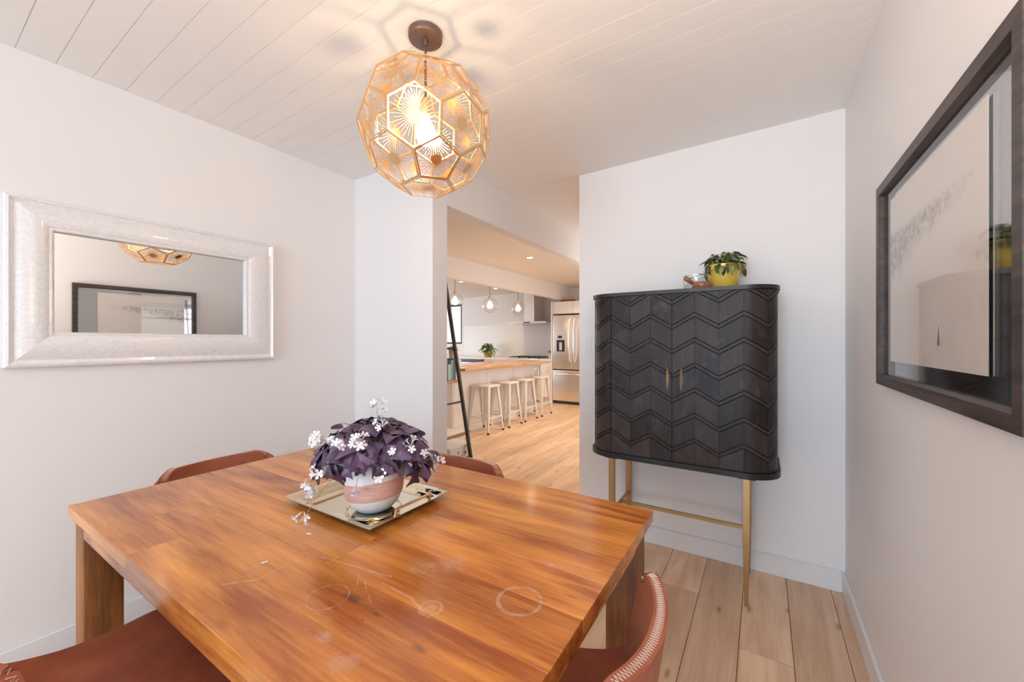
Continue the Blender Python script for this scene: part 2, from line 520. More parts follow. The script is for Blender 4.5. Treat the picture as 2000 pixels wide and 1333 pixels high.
M_table = table_material()
M_tleg = wood('table_leg_wood', (.10, .032, .008), (.40, .155, .035), 'Z', rough=.5, tone=.12, stretch=6, coat=.0, knots=3).m
TX0, TX1, TY0, TY1, TZ = -1.849, -.283, .317, 1.2615, .76
tcx, tcy = (TX0 + TX1) / 2, (TY0 + TY1) / 2
table = thing('dining_table', 'large worn orange-brown wooden dining table with thick square legs', 'table', (tcx, tcy, 0))
rows = [TY0, .430, .555, .697, .824, .930, 1.031, 1.145, TY1]
joints = [[-1.30], [-1.52], [-.86], [-1.10], [-1.46], [], [-1.36], [-1.60]]
for (ya, yb), js in zip(zip(rows, rows[1:]), joints):
    xs = [TX0] + js + [TX1]
    for xa, xb in zip(xs, xs[1:]):
        b = BM(); L, W = xb - xa, yb - ya
        box(b, -L / 2, L / 2, -W / 2, W / 2, -.032, 0, .0007, 1)
        o = obj('plank', b, M_table, table, smooth=40); o.location = Vector(((xa + xb) / 2, (ya + yb) / 2, TZ)) - table.location
LEG = .092
for lx in (TX0 + .004, TX1 - .022 - LEG):
    for ly in (TY0 + .016, TY1 - .016 - LEG):
        b = BM(); box(b, -LEG / 2, LEG / 2, -LEG / 2, LEG / 2, 0, TZ - .0325, .004)
        o = obj('leg', b, M_tleg, table, smooth=40); o.location = Vector((lx + LEG / 2, ly + LEG / 2, 0)) - table.location
za, zb_ = TZ - .088, TZ - .0325
for (x0, x1, y0, y1) in ((TX0 + .096, TX1 - .114, TY0 + .016, TY0 + .038), (TX0 + .096, TX1 - .114, TY1 - .038, TY1 - .016),
                         (TX0 + .008, TX0 + .03, TY0 + .108, TY1 - .108), (TX1 - .045, TX1 - .023, TY0 + .108, TY1 - .108)):
    b = BM(); box(b, -(x1 - x0) / 2, (x1 - x0) / 2, -(y1 - y0) / 2, (y1 - y0) / 2, za, zb_, .002, 1)
    o = obj('apron', b, M_table, table); o.location = Vector(((x0 + x1) / 2, (y0 + y1) / 2, 0)) - table.location

# ------------------------------------------------------------------ leather bucket chairs
def leather_mat():
    m = NT('cognac_leather'); v = m.objcoord()
    n = m.noise(v, 5, 5, .62, .4)
    c = m.ramp(n, [(.3, (.25, .072, .040)), (.7, (.43, .140, .074))]); m.l(c, m.b.inputs['Base Color'])
    m.b.inputs['Roughness'].default_value = .45; m.b.inputs['Specular IOR Level'].default_value = .28; m.b.inputs['Coat Weight'].default_value = .0; m.b.inputs['Coat Roughness'].default_value = .25
    vo = m.n('TexVoronoi'); vo.inputs['Scale'].default_value = 420; m.l(v, vo, 0)
    m.bump(vo.outputs[0], .12, .0008); return m.m


M_leather = leather_mat()
M_stitch = plain('cream_stitching', (.78, .62, .52), .7)
M_blackrod = plain('black_rod_metal', (.018, .017, .016), .42)


def sm(t): return t * t * (3 - 2 * t)


def chair_surface(u, v):
    """u -1..1 across, v 0..1 from the front of the seat over the bend to the top of the back; chair faces +y"""
    prof = [(.225, .438), (.20, .455), (.10, .452), (-.02, .446), (-.12, .452), (-.175, .478), (-.205, .53), (-.222, .60), (-.236, .68), (-.245, .74), (-.250, .775)]
    wid = [.215, .232, .240, .240, .238, .236, .234, .232, .226, .214, .196]
    t = v * (len(prof) - 1); i = min(int(t), len(prof) - 2); f = t - i
    def cr(p0, p1, p2, p3): return .5 * (2 * p1 + (p2 - p0) * f + (2 * p0 - 5 * p1 + 4 * p2 - p3) * f * f + (3 * p1 - p0 - 3 * p2 + p3) * f ** 3)
    ix = [max(0, i - 1), i, i + 1, min(len(prof) - 1, i + 2)]
    y = cr(*[prof[k][0] for k in ix]); z = cr(*[prof[k][1] for k in ix]); w_ = cr(*[wid[k] for k in ix])
    a = abs(u)
    lift = sm(min(1, max(0, (v - .18) / .3))) * (1 - sm(min(1, max(0, (v - .5) / .25))))
    z += .075 * a ** 2.6 * lift + .012 * a ** 3
    fwd = sm(min(1, max(0, (v - .38) / .25)))
    y += (.062 * a ** 2.2) * fwd
    # rounded corners at the top of the back and the front of the seat
    cz = max(0, a - .72) / .28; z -= .045 * cz ** 2 * sm(min(1, max(0, (v - .8) / .2)))
    y -= .04 * cz ** 2 * (1 - min(1, v / .12)) if v < .12 else 0
    return Vector((u * w_, y, z))


def make_chair():
    t = thing('dining_chair', '', 'chair')
    b = BM(); NU, NV = 24, 48
    g = [[b.verts.new(chair_surface(-1 + 2 * i / NU, j / NV)) for i in range(NU + 1)] for j in range(NV + 1)]
    for j in range(NV):
        for i in range(NU): b.faces.new((g[j][i], g[j][i + 1], g[j + 1][i + 1], g[j + 1][i]))
    bmesh.ops.recalc_face_normals(b, faces=b.faces)
    shell = obj('seat_shell', b, M_leather, t, smooth=180)
    md = shell.modifiers.new('t', 'SOLIDIFY'); md.thickness = .026; md.offset = 0
    bv = shell.modifiers.new('b', 'BEVEL'); bv.width = .009; bv.segments = 3; bv.limit_method = 'ANGLE'; bv.angle_limit = math.radians(50)
    # whip stitching running round the rim
    rim = [(-1, j / NV) for j in range(2, NV + 1)] + [(-1 + 2 * i / NU, 1) for i in range(1, NU + 1)] + [(1, 1 - j / NV) for j in range(1, NV - 1)]
    P = []
    for u, v in rim:
        p = chair_surface(u, v); e = .01
        ui, vi = u * .985, v - .015 if v > .98 else v
        du = chair_surface(min(1, u + e), v) - chair_surface(max(-1, u - e), v)
        dv = chair_surface(u, min(1, v + e)) - chair_surface(u, max(0, v - e))
        n = du.cross(dv).normalized(); out = (p - chair_surface(u * .93, v - .04 if v > .9 else v)).normalized()
        P.append((p, n, out))
    pts = []; side = 1; acc = 0
    for (p, n, o_), (q, n2, o2) in zip(P, P[1:]):
        L = (q - p).length; k = max(1, round(L / .0036))
        for s_ in range(k):
            f = s_ / k; c = p.lerp(q, f); nn = n.lerp(n2, f).normalized(); oo = o_.lerp(o2, f).normalized()
            pts.append(c + oo * .0012 + nn * side * .0068); side = -side
    b = BM(); tube(b, pts, .00115, 4, False)
    obj('stitching', b, M_stitch, t)
    # black rod frame
    for sx in (-1, 1):
        for y0, y1 in ((.14, .20), (-.12, -.19)):
            b = BM(); tube(b, [(sx * .13, y0, .425), (sx * .16, y0 + (y1 - y0) * .2, .36), (sx * .215, y1, .004)], .009, 8)
            lathe(b, [(.011, 0), (.011, .01)], 8, (sx * .215, y1, 0))
            obj('leg', b, M_blackrod, t, smooth=50)
    b = BM(); box(b, -.15, .15, .11, .14, .418, .432); box(b, -.15, .15, -.14, -.11, .418, .432); box(b, -.13, -.105, -.12, .12, .418, .432); box(b, .105, .13, -.12, .12, .418, .432)
    obj('seat_frame', b, M_blackrod, t)
    return t


chair0 = make_chair(); index_kids(chair0)
chairs = [((-1.735, .765, 0), -PI / 2, 'tan leather bucket chair at the table end nearest the mirror wall'),
          ((-1.06, 1.10, 0), PI, 'tan leather bucket chair on the far long side, only its top rail showing'),
          ((-.405, .715, 0), PI / 2 + .04, 'tan leather bucket chair at the right table end, pale zigzag stitching on its rim'),
          ((-1.275, .274, 0), .10, 'tan leather bucket chair in the bottom left corner, broad seat showing')]
for i, (p, rz, lab) in enumerate(chairs):
    c = chair0 if i == 0 else copy_tree(chair0)
    c.location = p; c.rotation_euler = (0, 0, rz); tag(c, lab, 'chair', 'leather chairs around the dining table')

# ------------------------------------------------------------------ gold tray, coaster, pot, purple plant
M_gold = plain('mirrored_pale_gold', (.80, .70, .52), .06, 1.0, var=.03)
M_brassb = plain('brass', (.84, .66, .40), .34, .8, var=.12, vscale=12)
M_brassleg = plain('aged_brass', (.47, .31, .145), .34, 1.0, var=.25, vscale=9)
trx, tr_y = -1.082, .843
tray = thing('serving_tray', 'rectangular mirrored gold tray with two handles, under the purple plant', 'tray', (trx, tr_y, TZ))
hx, hy = .209, .158
def rect_ring(b, a, c):
    A = [b.verts.new((sx * a[0], sy * a[1], a[2])) for sx, sy in ((-1, -1), (1, -1), (1, 1), (-1, 1))]
    B = [b.verts.new((sx * c[0], sy * c[1], c[2])) for sx, sy in ((-1, -1), (1, -1), (1, 1), (-1, 1))]
    for i in range(4): b.faces.new((A[i], A[(i + 1) % 4], B[(i + 1) % 4], B[i]))
    return A, B
b = BM(); prof = [(-.042, 0.0), (-.042, .003), (-.034, .012), (-.026, .013), (-.016, .022), (-.010, .023), (0, .0235), (0, .021), (-.012, .0205), (-.030, .008), (-.038, .0)]
ring_v = [[b.verts.new((sx * (hx + d), sy * (hy + d), z)) for sx, sy in ((-1, -1), (1, -1), (1, 1), (-1, 1))] for d, z in prof]
for A, B in zip(ring_v, ring_v[1:]):
    for i in range(4): b.faces.new((A[i], A[(i + 1) % 4], B[(i + 1) % 4], B[i]))
obj('rim', b, M_gold, tray)
b = BM(); box(b, -hx + .041, hx - .041, -hy + .041, hy - .041, .0008, .0032); obj('base', b, M_gold, tray)
for s_ in (-1, 1):
    b = BM(); x = s_ * (hx - .004)
    beam(b, (x, -.068, .022), (x + s_ * .006, -.068, .045), .007, .005, (0, 1, 0)); beam(b, (x, .068, .022), (x + s_ * .006, .068, .045), .007, .005, (0, 1, 0))
    beam(b, (x + s_ * .006, -.071, .045), (x + s_ * .006, .071, .045), .006, .006)
    obj('handle', b, M_brassb, tray)
px_, py_ = -.982, .788
coaster = thing('round_coaster', 'round polished gold coaster on the tray beneath the striped pot', 'coaster', (px_, py_, TZ + .0032))
b = BM(); lathe(b, [(0, 0), (.060, 0), (.062, .003), (.062, .008), (.074, .010), (.079, .013), (.079, .0185), (.076, .020), (.074, .0165), (0, .0165)], 48)
obj('disc', b, M_gold, coaster, smooth=35)
pot_z = TZ + .0032 + .0166


def pot_mat():
    m = NT('striped_pot_glaze'); tc = m.n('TexCoord'); sp = m.n('SeparateXYZ'); m.l(tc.outputs['Object'], sp, 0)
    v = m.objcoord((4, 4, 90)); n = m.noise(v, 3, 4, .7)
    z = m.math('ADD', sp.outputs[2], m.math('MULTIPLY', sp.outputs[0], -.11))
    z = m.math('ADD', z, m.math('MULTIPLY', m.math('SUBTRACT', n, .5), .004))
    band = m.math('MULTIPLY', m.math('GREATER_THAN', z, .040), m.math('LESS_THAN', z, .092))
    c = m.ramp(n, [(.25, (.46, .42, .44)), (.45, (.62, .36, .30)), (.60, (.70, .47, .40)), (.8, (.76, .66, .60))])
    col = m.mix(band, (.84, .84, .83), c); m.l(col, m.b.inputs['Base Color'])
    m.b.inputs['Roughness'].default_value = .45; m.bump(n, .25, .002); return m.m


M_pot = pot_mat()
M_soil = plain('potting_soil', (.035, .022, .015), .95, var=.5, bump=.8, bscale=120)
plant = thing('purple_shamrock_plant', 'purple shamrock with white flowers in a white pot banded in terracotta, on the gold tray', 'plant', (px_, py_, pot_z))
b = BM(); lathe(b, [(0, 0), (.040, 0), (.050, .004), (.070, .024), (.083, .054), (.087, .084), (.085, .110), (.077, .134), (.070, .143), (.066, .141), (.071, .126), (.064, .120), (0, .120)], 48)
obj('pot', b, M_pot, plant, smooth=50)
b = BM(); lathe(b, [(0, .126), (.03, .129), (.069, .125), (.069, .117), (0, .117)], 24); obj('soil', b, M_soil, plant, smooth=60)


def leaf_shader(name, c1, c2, rough=.45, vein=.0, scale=18):
    m = NT(name); v = m.objcoord(); n = m.noise(v, scale, 3)
    t = m.math('ADD', m.math('MULTIPLY', m.rnd(), .8), m.math('MULTIPLY', n, .4))
    c = m.ramp(t, [(.2, c1), (.95, c2)]); m.l(c, m.b.inputs['Base Color']); m.b.inputs['Roughness'].default_value = rough
    m.b.inputs['Subsurface Weight'].default_value = 0
    return m.m


M_purple = leaf_shader('purple_leaf', (.028, .010, .032), (.140, .085, .165), .34)  # bluish upper tone puts the leaves' grey sheen into the colour
M_petal = plain('white_petal', (.86, .84, .88), .6)
M_pstem = plain('pale_pink_stem', (.45, .26, .20), .5)
# one oxalis leaf: three folded triangular leaflets
def oxalis_mesh(sz, fold):
    b = BM()
    for k in range(3):
        a = 2 * PI * k / 3; ca, sa = math.cos(a), math.sin(a)
        pts = {}
        rowsn = [(0, .0), (.25, .17), (.55, .40), (.86, .64), (1.02, .62)]
        for i, (r_, w_) in enumerate(rowsn):
            for j, s_ in enumerate((-1, -.5, 0, .5, 1)):
                if i == 0 and j != 2: continue
                rr = r_ - (.20 * (1 - abs(s_)) if i == 4 else 0)
                x, y_ = rr * sz, s_ * w_ * sz
                z = abs(s_) * w_ * sz * fold - r_ * r_ * sz * .45
                for side, dz in ((0, .0), (1, -.0007)):
                    pts[i, j, side] = b.verts.new((x * ca - y_ * sa, x * sa + y_ * ca, z + dz))
        def quad(*f):
            for side in (0, 1):
                q = [pts[i, j, side] for i, j in f]; b.faces.new(q if side == 0 else q[::-1])
        for j in range(4): quad((0, 2), (1, j), (1, j + 1))
        for i in range(1, 4):
            for j in range(4): quad((i, j), (i + 1, j), (i + 1, j + 1), (i, j + 1))
    return mesh_of('leaf', b, M_purple, 60)


ox = [oxalis_mesh(s_, f) for s_, f in ((.040, .25), (.046, .45), (.036, .1), (.050, -.3), (.043, -.1))]


def flower_mesh():
    b = BM()
    for k in range(5):
        a = 2 * PI * k / 5; M = Matrix.Rotation(a, 4, 'Z')
        c = [(0, 0, 0), (.004, -.0022, .003), (.0095, -.0042, .006), (.0125, 0, .0065), (.0095, .0042, .006), (.004, .0022, .003)]
        vs = [b.verts.new(M @ Vector(p)) for p in c]; b.faces.new(vs)
        vs = [b.verts.new(M @ (Vector(p) - Vector((0, 0, .0005)))) for p in c]; b.faces.new(vs[::-1])
    lathe(b, [(.0006, -.016), (.0016, -.004), (.0030, .001)], 6)
    return mesh_of('flower', b, M_petal, 60)


right = Vector((math.cos(YAW), math.sin(YAW), 0)); fwd = Vector((-math.sin(YAW), math.cos(YAW), 0))
fl = flower_mesh(); RP = random.Random(21); stems = BM()
cc = Vector((0, 0, .150))
def stem_to(p, r=.0009, sag=.02):
    a = Vector((RP.uniform(-.035, .035), RP.uniform(-.035, .035), .112)); m_ = a.lerp(p, .55) + Vector((0, 0, sag)); pts = []
    for i in range(7):
        t = i / 6; pts.append(a * (1 - t) ** 2 + m_ * 2 * t * (1 - t) + p * t * t)
    tube(stems, pts, r, 4, False)


def face_dir(o, n, spin):
    q = n.to_track_quat('Z', 'Y'); o.rotation_mode = 'QUATERNION'
    from mathutils import Quaternion
    o.rotation_quaternion = q @ Quaternion((0, 0, 1), spin)


N = 92
for i in range(N):
    f = (i + .5) / N; phi_ = i * 2.39996; el = math.asin(min(1, 1 - 1.28 * f))
    rr = RP.uniform(.82, 1.05)
    d = Vector((math.cos(phi_) * math.cos(el), math.sin(phi_) * math.cos(el), math.sin(el)))
    p = Vector((d.x * .172 * rr, d.y * .172 * rr, .128 + (d.z * .146 if d.z > 0 else d.z * .165) * rr))
    if d.z < 0: p.z = .160 + d.z * .080
    if p.z < .138 and (p.xy.length < .135 or (p.dot(fwd) < -.02 and R.random() < .55)): continue
    if p.dot(fwd) < .02 and abs(p.dot(right)) < .12 and p.z < .172: p.z = .172 + RP.uniform(0, .03); p.x *= .92; p.y *= .92
    stem_to(p)
    o = inst('leaf', ox[i % 5], plant, p); n = (Vector((d.x, d.y, max(.25, d.z + .35))) + Vector((RP.uniform(-.6, .6), RP.uniform(-.6, .6), RP.uniform(-.2, .3)))).normalized()
    face_dir(o, n, RP.uniform(0, 6)); sc = RP.uniform(.78, 1.05); o.scale = (sc,) * 3
# clusters of white flowers; coordinates relative to the pot
clusters = [(-.115, -.11, .235, 6), (-.05, -.14, .225, 8), (.002, -.13, .232, 8), (.05, -.08, .27, 4), (.025, -.02, .285, 5), (-.1, -.14, .155, 6), (.13, -.09, .215, 5),
            (.10, -.12, .19, 4), (.065, -.13, .150, 6), (-.13, -.12, .10, 6), (.175, .02, .135, 9), (-.185, -.05, .075, 3), (-.135, -.15, .035, 4), (-.01, -.12, .100, 2), (-.165, -.02, .21, 5), (0, .03, .30, 4), (.16, -.03, .165, 4)]
for (r_, f_, z_, n_) in clusters:
    c0 = right * r_ + fwd * f_; c0.z = z_; stem_to(c0 * .98, .0008, .05 if z_ > .1 else .11)
    for k in range(n_):
        q = c0 + Vector((RP.uniform(-1, 1), RP.uniform(-1, 1), RP.uniform(-.8, .8))) * (.016 if n_ > 2 else .008)
        o = inst('flower', fl, plant, q); dn = (q - c0).normalized() * .8 - fwd * .5 + Vector((0, 0, .5 if z_ > .12 else -.9))
        face_dir(o, dn.normalized(), RP.uniform(0, 6)); o.scale = (RP.uniform(.85, 1.15),) * 3
st = obj('stems', stems, M_pstem, plant); st['kind'] = 'stuff'
# two fallen petals on the table top
for i, (x, y_, r_) in enumerate(((-1.03, .615, .5), (-.985, .48, 1.3))):
    b = BM(); box(b, -.007, .007, -.0022, .0022, 0, .0022, .0008, 1); o = obj('fallen_petal', b, M_petal); o.location = (x, y_, TZ); o.rotation_euler = (0, 0, r_)
    tag(o, ['small white petal lying on the table in front of the tray', 'tiny white crumb on the table near its front edge'][i], 'petal')

# ------------------------------------------------------------------ black chevron cabinet on brass legs
def cab_mat():
    m = NT('blackened_carved_wood'); v = m.objcoord((10, 10, 1.2), 1.0)
    a = m.noise(v, 4, 5, .65, .6); s2 = m.noise(m.objcoord((1.5, 1.5, 1.5)), 7, 5, .7, .8)
    t = m.math('ADD', m.math('MULTIPLY', a, .6), m.math('MULTIPLY', m.rnd(), .30))
    c = m.ramp(t, [(.25, (.020, .014, .013)), (.75, (.066, .050, .047))])
    sc = m.math('MULTIPLY', m.math('SUBTRACT', s2, .56), 3.2, clamp=True)
    c = m.mix(m.math('MULTIPLY', sc, m.math('MULTIPLY', a, .55)), c, (.30, .27, .27)); m.l(c, m.b.inputs['Base Color'])
    m.b.inputs['Roughness'].default_value = .42; m.b.inputs['Specular IOR Level'].default_value = .22; m.bump(a, .25, .002); return m.m


M_cab = cab_mat()
M_cabedge = plain('black_cabinet_edge', (.014, .011, .011), .4, var=.35, vscale=40)
M_groove = plain('groove_black', (.004, .003, .003), .8)
CX, CY0, CY1 = -.397, 2.19, 2.590
HW, RC = .452, .130          # half width, corner radius
ZB, ZT = .655, 1.525
cab = thing('bar_cabinet', 'black carved chevron cabinet with rounded corners on tall brass legs', 'cabinet', (CX, (CY0 + CY1) / 2, 0))
cl = cab.location
def outline(off=0.0, n=8):
    """front left round to front right and the straight back, plan view"""
    pts = [(-HW - off, CY1)]
    for k in range(n + 1):
        a = PI + (PI / 2) * k / n; pts.append((-HW + RC + (RC + off) * math.cos(a), CY0 + RC + (RC + off) * math.sin(a)))
    for k in range(n + 1):
        a = 1.5 * PI + (PI / 2) * k / n; pts.append((HW - RC + (RC + off) * math.cos(a), CY0 + RC + (RC + off) * math.sin(a)))
    pts.append((HW + off, CY1)); return [(x, y - cl.y) for x, y in pts]
ARC = RC * PI / 2
def surf(s_):
    """arc length along the outline from the front centre, s<0 left; returns position and outward normal"""
    sg = 1 if s_ >= 0 else -1; a = abs(s_); F = HW - RC
    if a <= F: return Vector((s_, CY0 - cl.y, 0)), Vector((0, -1, 0))
    if a <= F + ARC:
        th = (a - F) / RC; return Vector((sg * (F + RC * math.sin(th)), CY0 + RC - RC * math.cos(th) - cl.y, 0)), Vector((sg * math.sin(th), -math.cos(th), 0))
    return Vector((sg * HW, CY0 + RC + (a - F - ARC) - cl.y, 0)), Vector((sg, 0, 0))
b = BM(); prism(b, outline(-.004), ZB, ZT); obj('carcass', b, M_cabedge, cab)
for z0, z1, off, nm in ((ZT, ZT + .019, .016, 'top_board'), (ZB - .027, ZB, .019, 'bottom_board')):
    b = BM(); prism(b, outline(off, 14), z0, z1); bmesh.ops.bevel(b, geom=[e for e in b.edges if abs(e.verts[0].co.z - e.verts[1].co.z) < 1e-4], offset=.005, segments=2, affect='EDGES')
    obj(nm, b, M_cabedge, cab, smooth=40)
F3 = (HW - RC) / 3
colw = [F3] * 3 + [ARC / 2] * 2 + [.107, .107, .06]
edges = [0]
for c_ in colw: edges.append(edges[-1] + c_)
def zig(k): return 0 if k % 2 == 0 else 1           # valley at the door split, peak one column out
PITCH, AMP, ZV = .1264, .062, 1.421 - .062
for sg, side in ((-1, 'l'), (1, 'r')):
    # flat backing of the door (the wood seen inside the grooves) and of the rounded side
    def backing(sa, sb, nm):
        bb = BM(); n = 10; A = []
        for k in range(n + 1):
            p, nn = surf(sg * (sa + (sb - sa) * k / n)); A.append((bb.verts.new(p + nn * -.0030 + Vector((0, 0, ZB + .001))), bb.verts.new(p + nn * -.0030 + Vector((0, 0, ZT - .001))),
                                                              bb.verts.new(p + nn * .0005 + Vector((0, 0, ZB + .001))), bb.verts.new(p + nn * .0005 + Vector((0, 0, ZT - .001)))))
        for q, r_ in zip(A, A[1:]):
            bb.faces.new((q[0], r_[0], r_[1], q[1])); bb.faces.new((q[2], r_[2], r_[3], q[3])); bb.faces.new((q[0], r_[0], r_[2], q[2])); bb.faces.new((q[1], r_[1], r_[3], q[3]))
        bb.faces.new((A[0][0], A[0][1], A[0][3], A[0][2])); bb.faces.new((A[-1][0], A[-1][1], A[-1][3], A[-1][2]))
        return obj(nm, bb, M_groove, cab)
    dr = backing(.0012, edges[3] - .001, 'door'); sd = backing(edges[3] + .001, edges[-1], 'side_panel')
    strips = {0: BM(), 1: BM()}
    for ci in range(len(colw)):
        par, key = (dr, 0) if ci < 3 else (sd, 1)
        sa, sb = edges[ci] + (.0018 if ci in (0, 3) else .0006), edges[ci + 1] - (.0018 if ci in (2,) else .0006)
        ns = 4 if ci < 3 else 5
        za_, zb2 = zig(ci) * AMP, zig(ci + 1) * AMP
        lines = []
        for k in range(-7, 4):
            base = ZV + k * PITCH
            if base + AMP < ZB + .07: continue
            lines.append(base)
        lines.sort()
        bounds = []                                  # (lower offset, upper offset, is thin strip)
        prev = None
        for base in lines:
            lo = base - .0205
            bounds.append((prev, lo - .0023, False)); bounds.append((lo + .0023, base - .0023, True)); prev = base + .0023
        bounds.append((prev, None, False))
        for lo, hi, thin in bounds:
            tb = BM() if not thin else strips[key]; V = []
            ok = False
            for q in range(ns + 1):
                f = q / ns; s_ = sa + (sb - sa) * f; zz = za_ * (1 - f) + zb2 * f
                l_ = ZB + .001 if lo is None else min(max(lo + zz, ZB + .001), ZT - .001); h_ = ZT - .001 if hi is None else min(max(hi + zz, ZB + .001), ZT - .001)
                if h_ - l_ > .0005: ok = True
                p, nn = surf(sg * s_)
                V.append([Vector((p.x + nn.x * o_, p.y + nn.y * o_, z)) for o_, z in ((.0004, l_), (.0004, h_), (.0065, h_ - .0006), (.0065, l_ + .0006))])
            if not ok: continue
            V = [[tb.verts.new(c) for c in q] for q in V]
            for q, r_ in zip(V, V[1:]):
                for a_, c_ in ((0, 3), (3, 2), (2, 1), (1, 0)):
                    tb.faces.new((q[a_], r_[a_], r_[c_], q[c_]))
            tb.faces.new(V[0]); tb.faces.new(V[-1][::-1])
            if not thin: obj('panel', tb, M_cab, par, smooth=30)
    for key, par in ((0, dr), (1, sd)): obj('inlay_strip', strips[key], M_cab, par, smooth=30)
    # slender leaf-shaped brass pull
    b = BM(); hz = 1.079; hx_ = sg * .0335 + .011
    n = 12; V = []
    for k in range(n + 1):
        t = k / n; wv = .0012 + .0068 * math.sin(PI * t); z = hz - .06 + .12 * t; y0 = CY0 - cl.y - .0065
        V.append([b.verts.new((hx_ - wv, y0 - .002, z)), b.verts.new((hx_, y0 - .003 - .011 * math.sin(PI * t), z)), b.verts.new((hx_ + wv, y0 - .002, z)), b.verts.new((hx_, y0 + .001, z))])
    for q, r_ in zip(V, V[1:]):
        for k in range(4): b.faces.new((q[k], q[(k + 1) % 4], r_[(k + 1) % 4], r_[k]))
    b.faces.new(V[0]); b.faces.new(V[-1][::-1]); obj('handle', b, M_brassb, dr, smooth=60)
LX, LYF, LYR = .330, 2.226, 2.560
lm = BM()
n = 4
def leg_mesh(sx, sy):
    b = BM(); t = [( .018, .628), (.018, .31), (.0085, 0)]
    R_ = []
    for r_, z in t: R_.append([b.verts.new((math.cos(a) * r_ * 1.2, math.sin(a) * r_ * 1.2, z)) for a in [PI / 4 + PI / 2 * k for k in range(4)]])
    for A, B in zip(R_, R_[1:]):
        for k in range(4): b.faces.new((A[k], A[(k + 1) % 4], B[(k + 1) % 4], B[k]))
    b.faces.new(R_[0][::-1]); b.faces.new(R_[-1])
    bmesh.ops.bevel(b, geom=b.edges[:], offset=.0015, segments=1, affect='EDGES'); return b
lm.free()
for sx in (-1, 1):
    for yy in (LYF, LYR):
        o = obj('leg', leg_mesh(sx, yy), M_brassleg, cab); o.location = (sx * LX, yy - cl.y, 0)
        b = BM(); box(b, -.038, .038, -.03, .03, ZB - .041, ZB - .0275, .002, 1); o = obj('leg_block', b, M_cabedge, cab); o.location = (sx * LX, (yy if yy > 2.4 else yy + .012) - cl.y, 0)
    b = BM(); beam(b, (sx * LX, LYF + .018 - cl.y, .31), (sx * LX, LYR - .018 - cl.y, .31), .014, .018); obj('stretcher', b, M_brassleg, cab)
b = BM(); ym = (LYF + LYR) / 2 - cl.y; beam(b, (-LX + .007, ym, .31), (LX - .007, ym, .31), .014, .018); obj('stretcher', b, M_brassleg, cab)

# things on the cabinet
TOPZ = ZT + .019
M_yellow = plain('yellow_pot_glaze', (.72, .50, .075), .25, coat=.5, var=.12, vscale=9)
yp = thing('potted_green_plant', 'leafy green plant drooping over a glossy yellow pot on the cabinet', 'plant', (-.176, 2.40, TOPZ))
b = BM(); lathe(b, [(0, 0), (.060, 0), (.064, .004), (.078, .085), (.083, .108), (.086, .110), (.088, .134), (.085, .137), (.080, .134), (.076, .118), (0, .118)], 40)
obj('pot', b, M_yellow, yp, smooth=45)
b = BM(); lathe(b, [(0, .122), (.076, .119), (.076, .112), (0, .112)], 20); obj('soil', b, M_soil, yp)
M_green = leaf_shader('dark_green_leaf', (.022, .050, .012), (.22, .24, .07), .4)
M_gstem = plain('green_stem', (.10, .16, .05), .5)


def leaf_mesh(L, W, droop=.5, n=6, name='leaf', mat=None, fold=.25, tip=1.0):
    b = BM(); P = {}
    for i in range(n + 1):
        t = i / n; w_ = W * (math.sin(PI * min(1, t ** .75 * .97 + .03)) ** .8) * .5 if i < n else .0004
        z = -droop * L * t * t; x = L * t * (1 - .15 * droop * t)
        for j, s_ in enumerate((-1, 0, 1)):
            for side, dz in ((0, 0), (1, -.0006)): P[i, j, side] = b.verts.new((x, s_ * w_, z + abs(s_) * w_ * fold + dz))
    for i in range(n):
        for j in range(2):
            for side in (0, 1):
                q = [P[i, j, side], P[i + 1, j, side], P[i + 1, j + 1, side], P[i, j + 1, side]]; b.faces.new(q if side == 0 else q[::-1])
    return mesh_of(name, b, mat or M_green, 60)


def place_leaf(me, parent, p, az, pitch, roll, sc, name='leaf'):
    o = inst(name, me, parent, p); o.rotation_mode = 'XYZ'
    o.rotation_euler = (roll, pitch, az); o.scale = (sc,) * 3; return o


gl = [leaf_mesh(.058, .030, d_) for d_ in (.2, .6, 1.0)]
RG = random.Random(5); sb = BM()
for i in range(112):
    az = RG.uniform(0, 2 * PI); rr = RG.uniform(0.01, .082); z = .128 + RG.uniform(.0, .070) * (1 - (rr / .12) ** 2) + .015
    p = Vector((math.cos(az) * rr, math.sin(az) * rr, z))
    if i % 4 == 0: p = Vector((math.cos(az) * .09, math.sin(az) * .09, .125 + RG.uniform(-.01, .015)))
    tube(sb, [(p.x * .3, p.y * .3, .118), p], .0014, 4, False)
    place_leaf(gl[i % 3], yp, p, az + RG.uniform(-.8, .8), RG.uniform(-.5, .7) if i % 4 else RG.uniform(.6, 1.3), RG.uniform(-.6, .6), RG.uniform(.6, 1.05))
lefta = math.atan2(right.y, right.x) + PI
for q in range(4):                      # a strand trailing to the left and one to the right
    for s_, a0 in ((1, lefta), (.8, lefta + PI + .3)):
        rad = .085 + .008 * q; p = Vector((math.cos(a0 + q * .08) * rad, math.sin(a0 + q * .08) * rad, .135 - .02 * q * s_))
        place_leaf(gl[2], yp, p, a0 + (-.6 if q % 2 else .5), .7 + .15 * q, 0, .75)
o = obj('stems', sb, M_gstem, yp); o['kind'] = 'stuff'
M_walnut = wood('turned_wood', (.16, .055, .022), (.46, .20, .085), 'X', rough=.32, tone=0, coat=.3, fine=6).m
wb = thing('wooden_scoop_bowl', 'small round brown wooden bowl with a stubby upward handle, beside the yellow pot', 'bowl', (-.270, 2.295, TOPZ))
b = BM(); lathe(b, [(0, 0), (.030, 0), (.042, .006), (.049, .020), (.048, .034), (.043, .041), (.039, .040), (.042, .030), (.036, .012), (0, .008)], 32)
obj('bowl_body', b, M_walnut, wb, smooth=50)
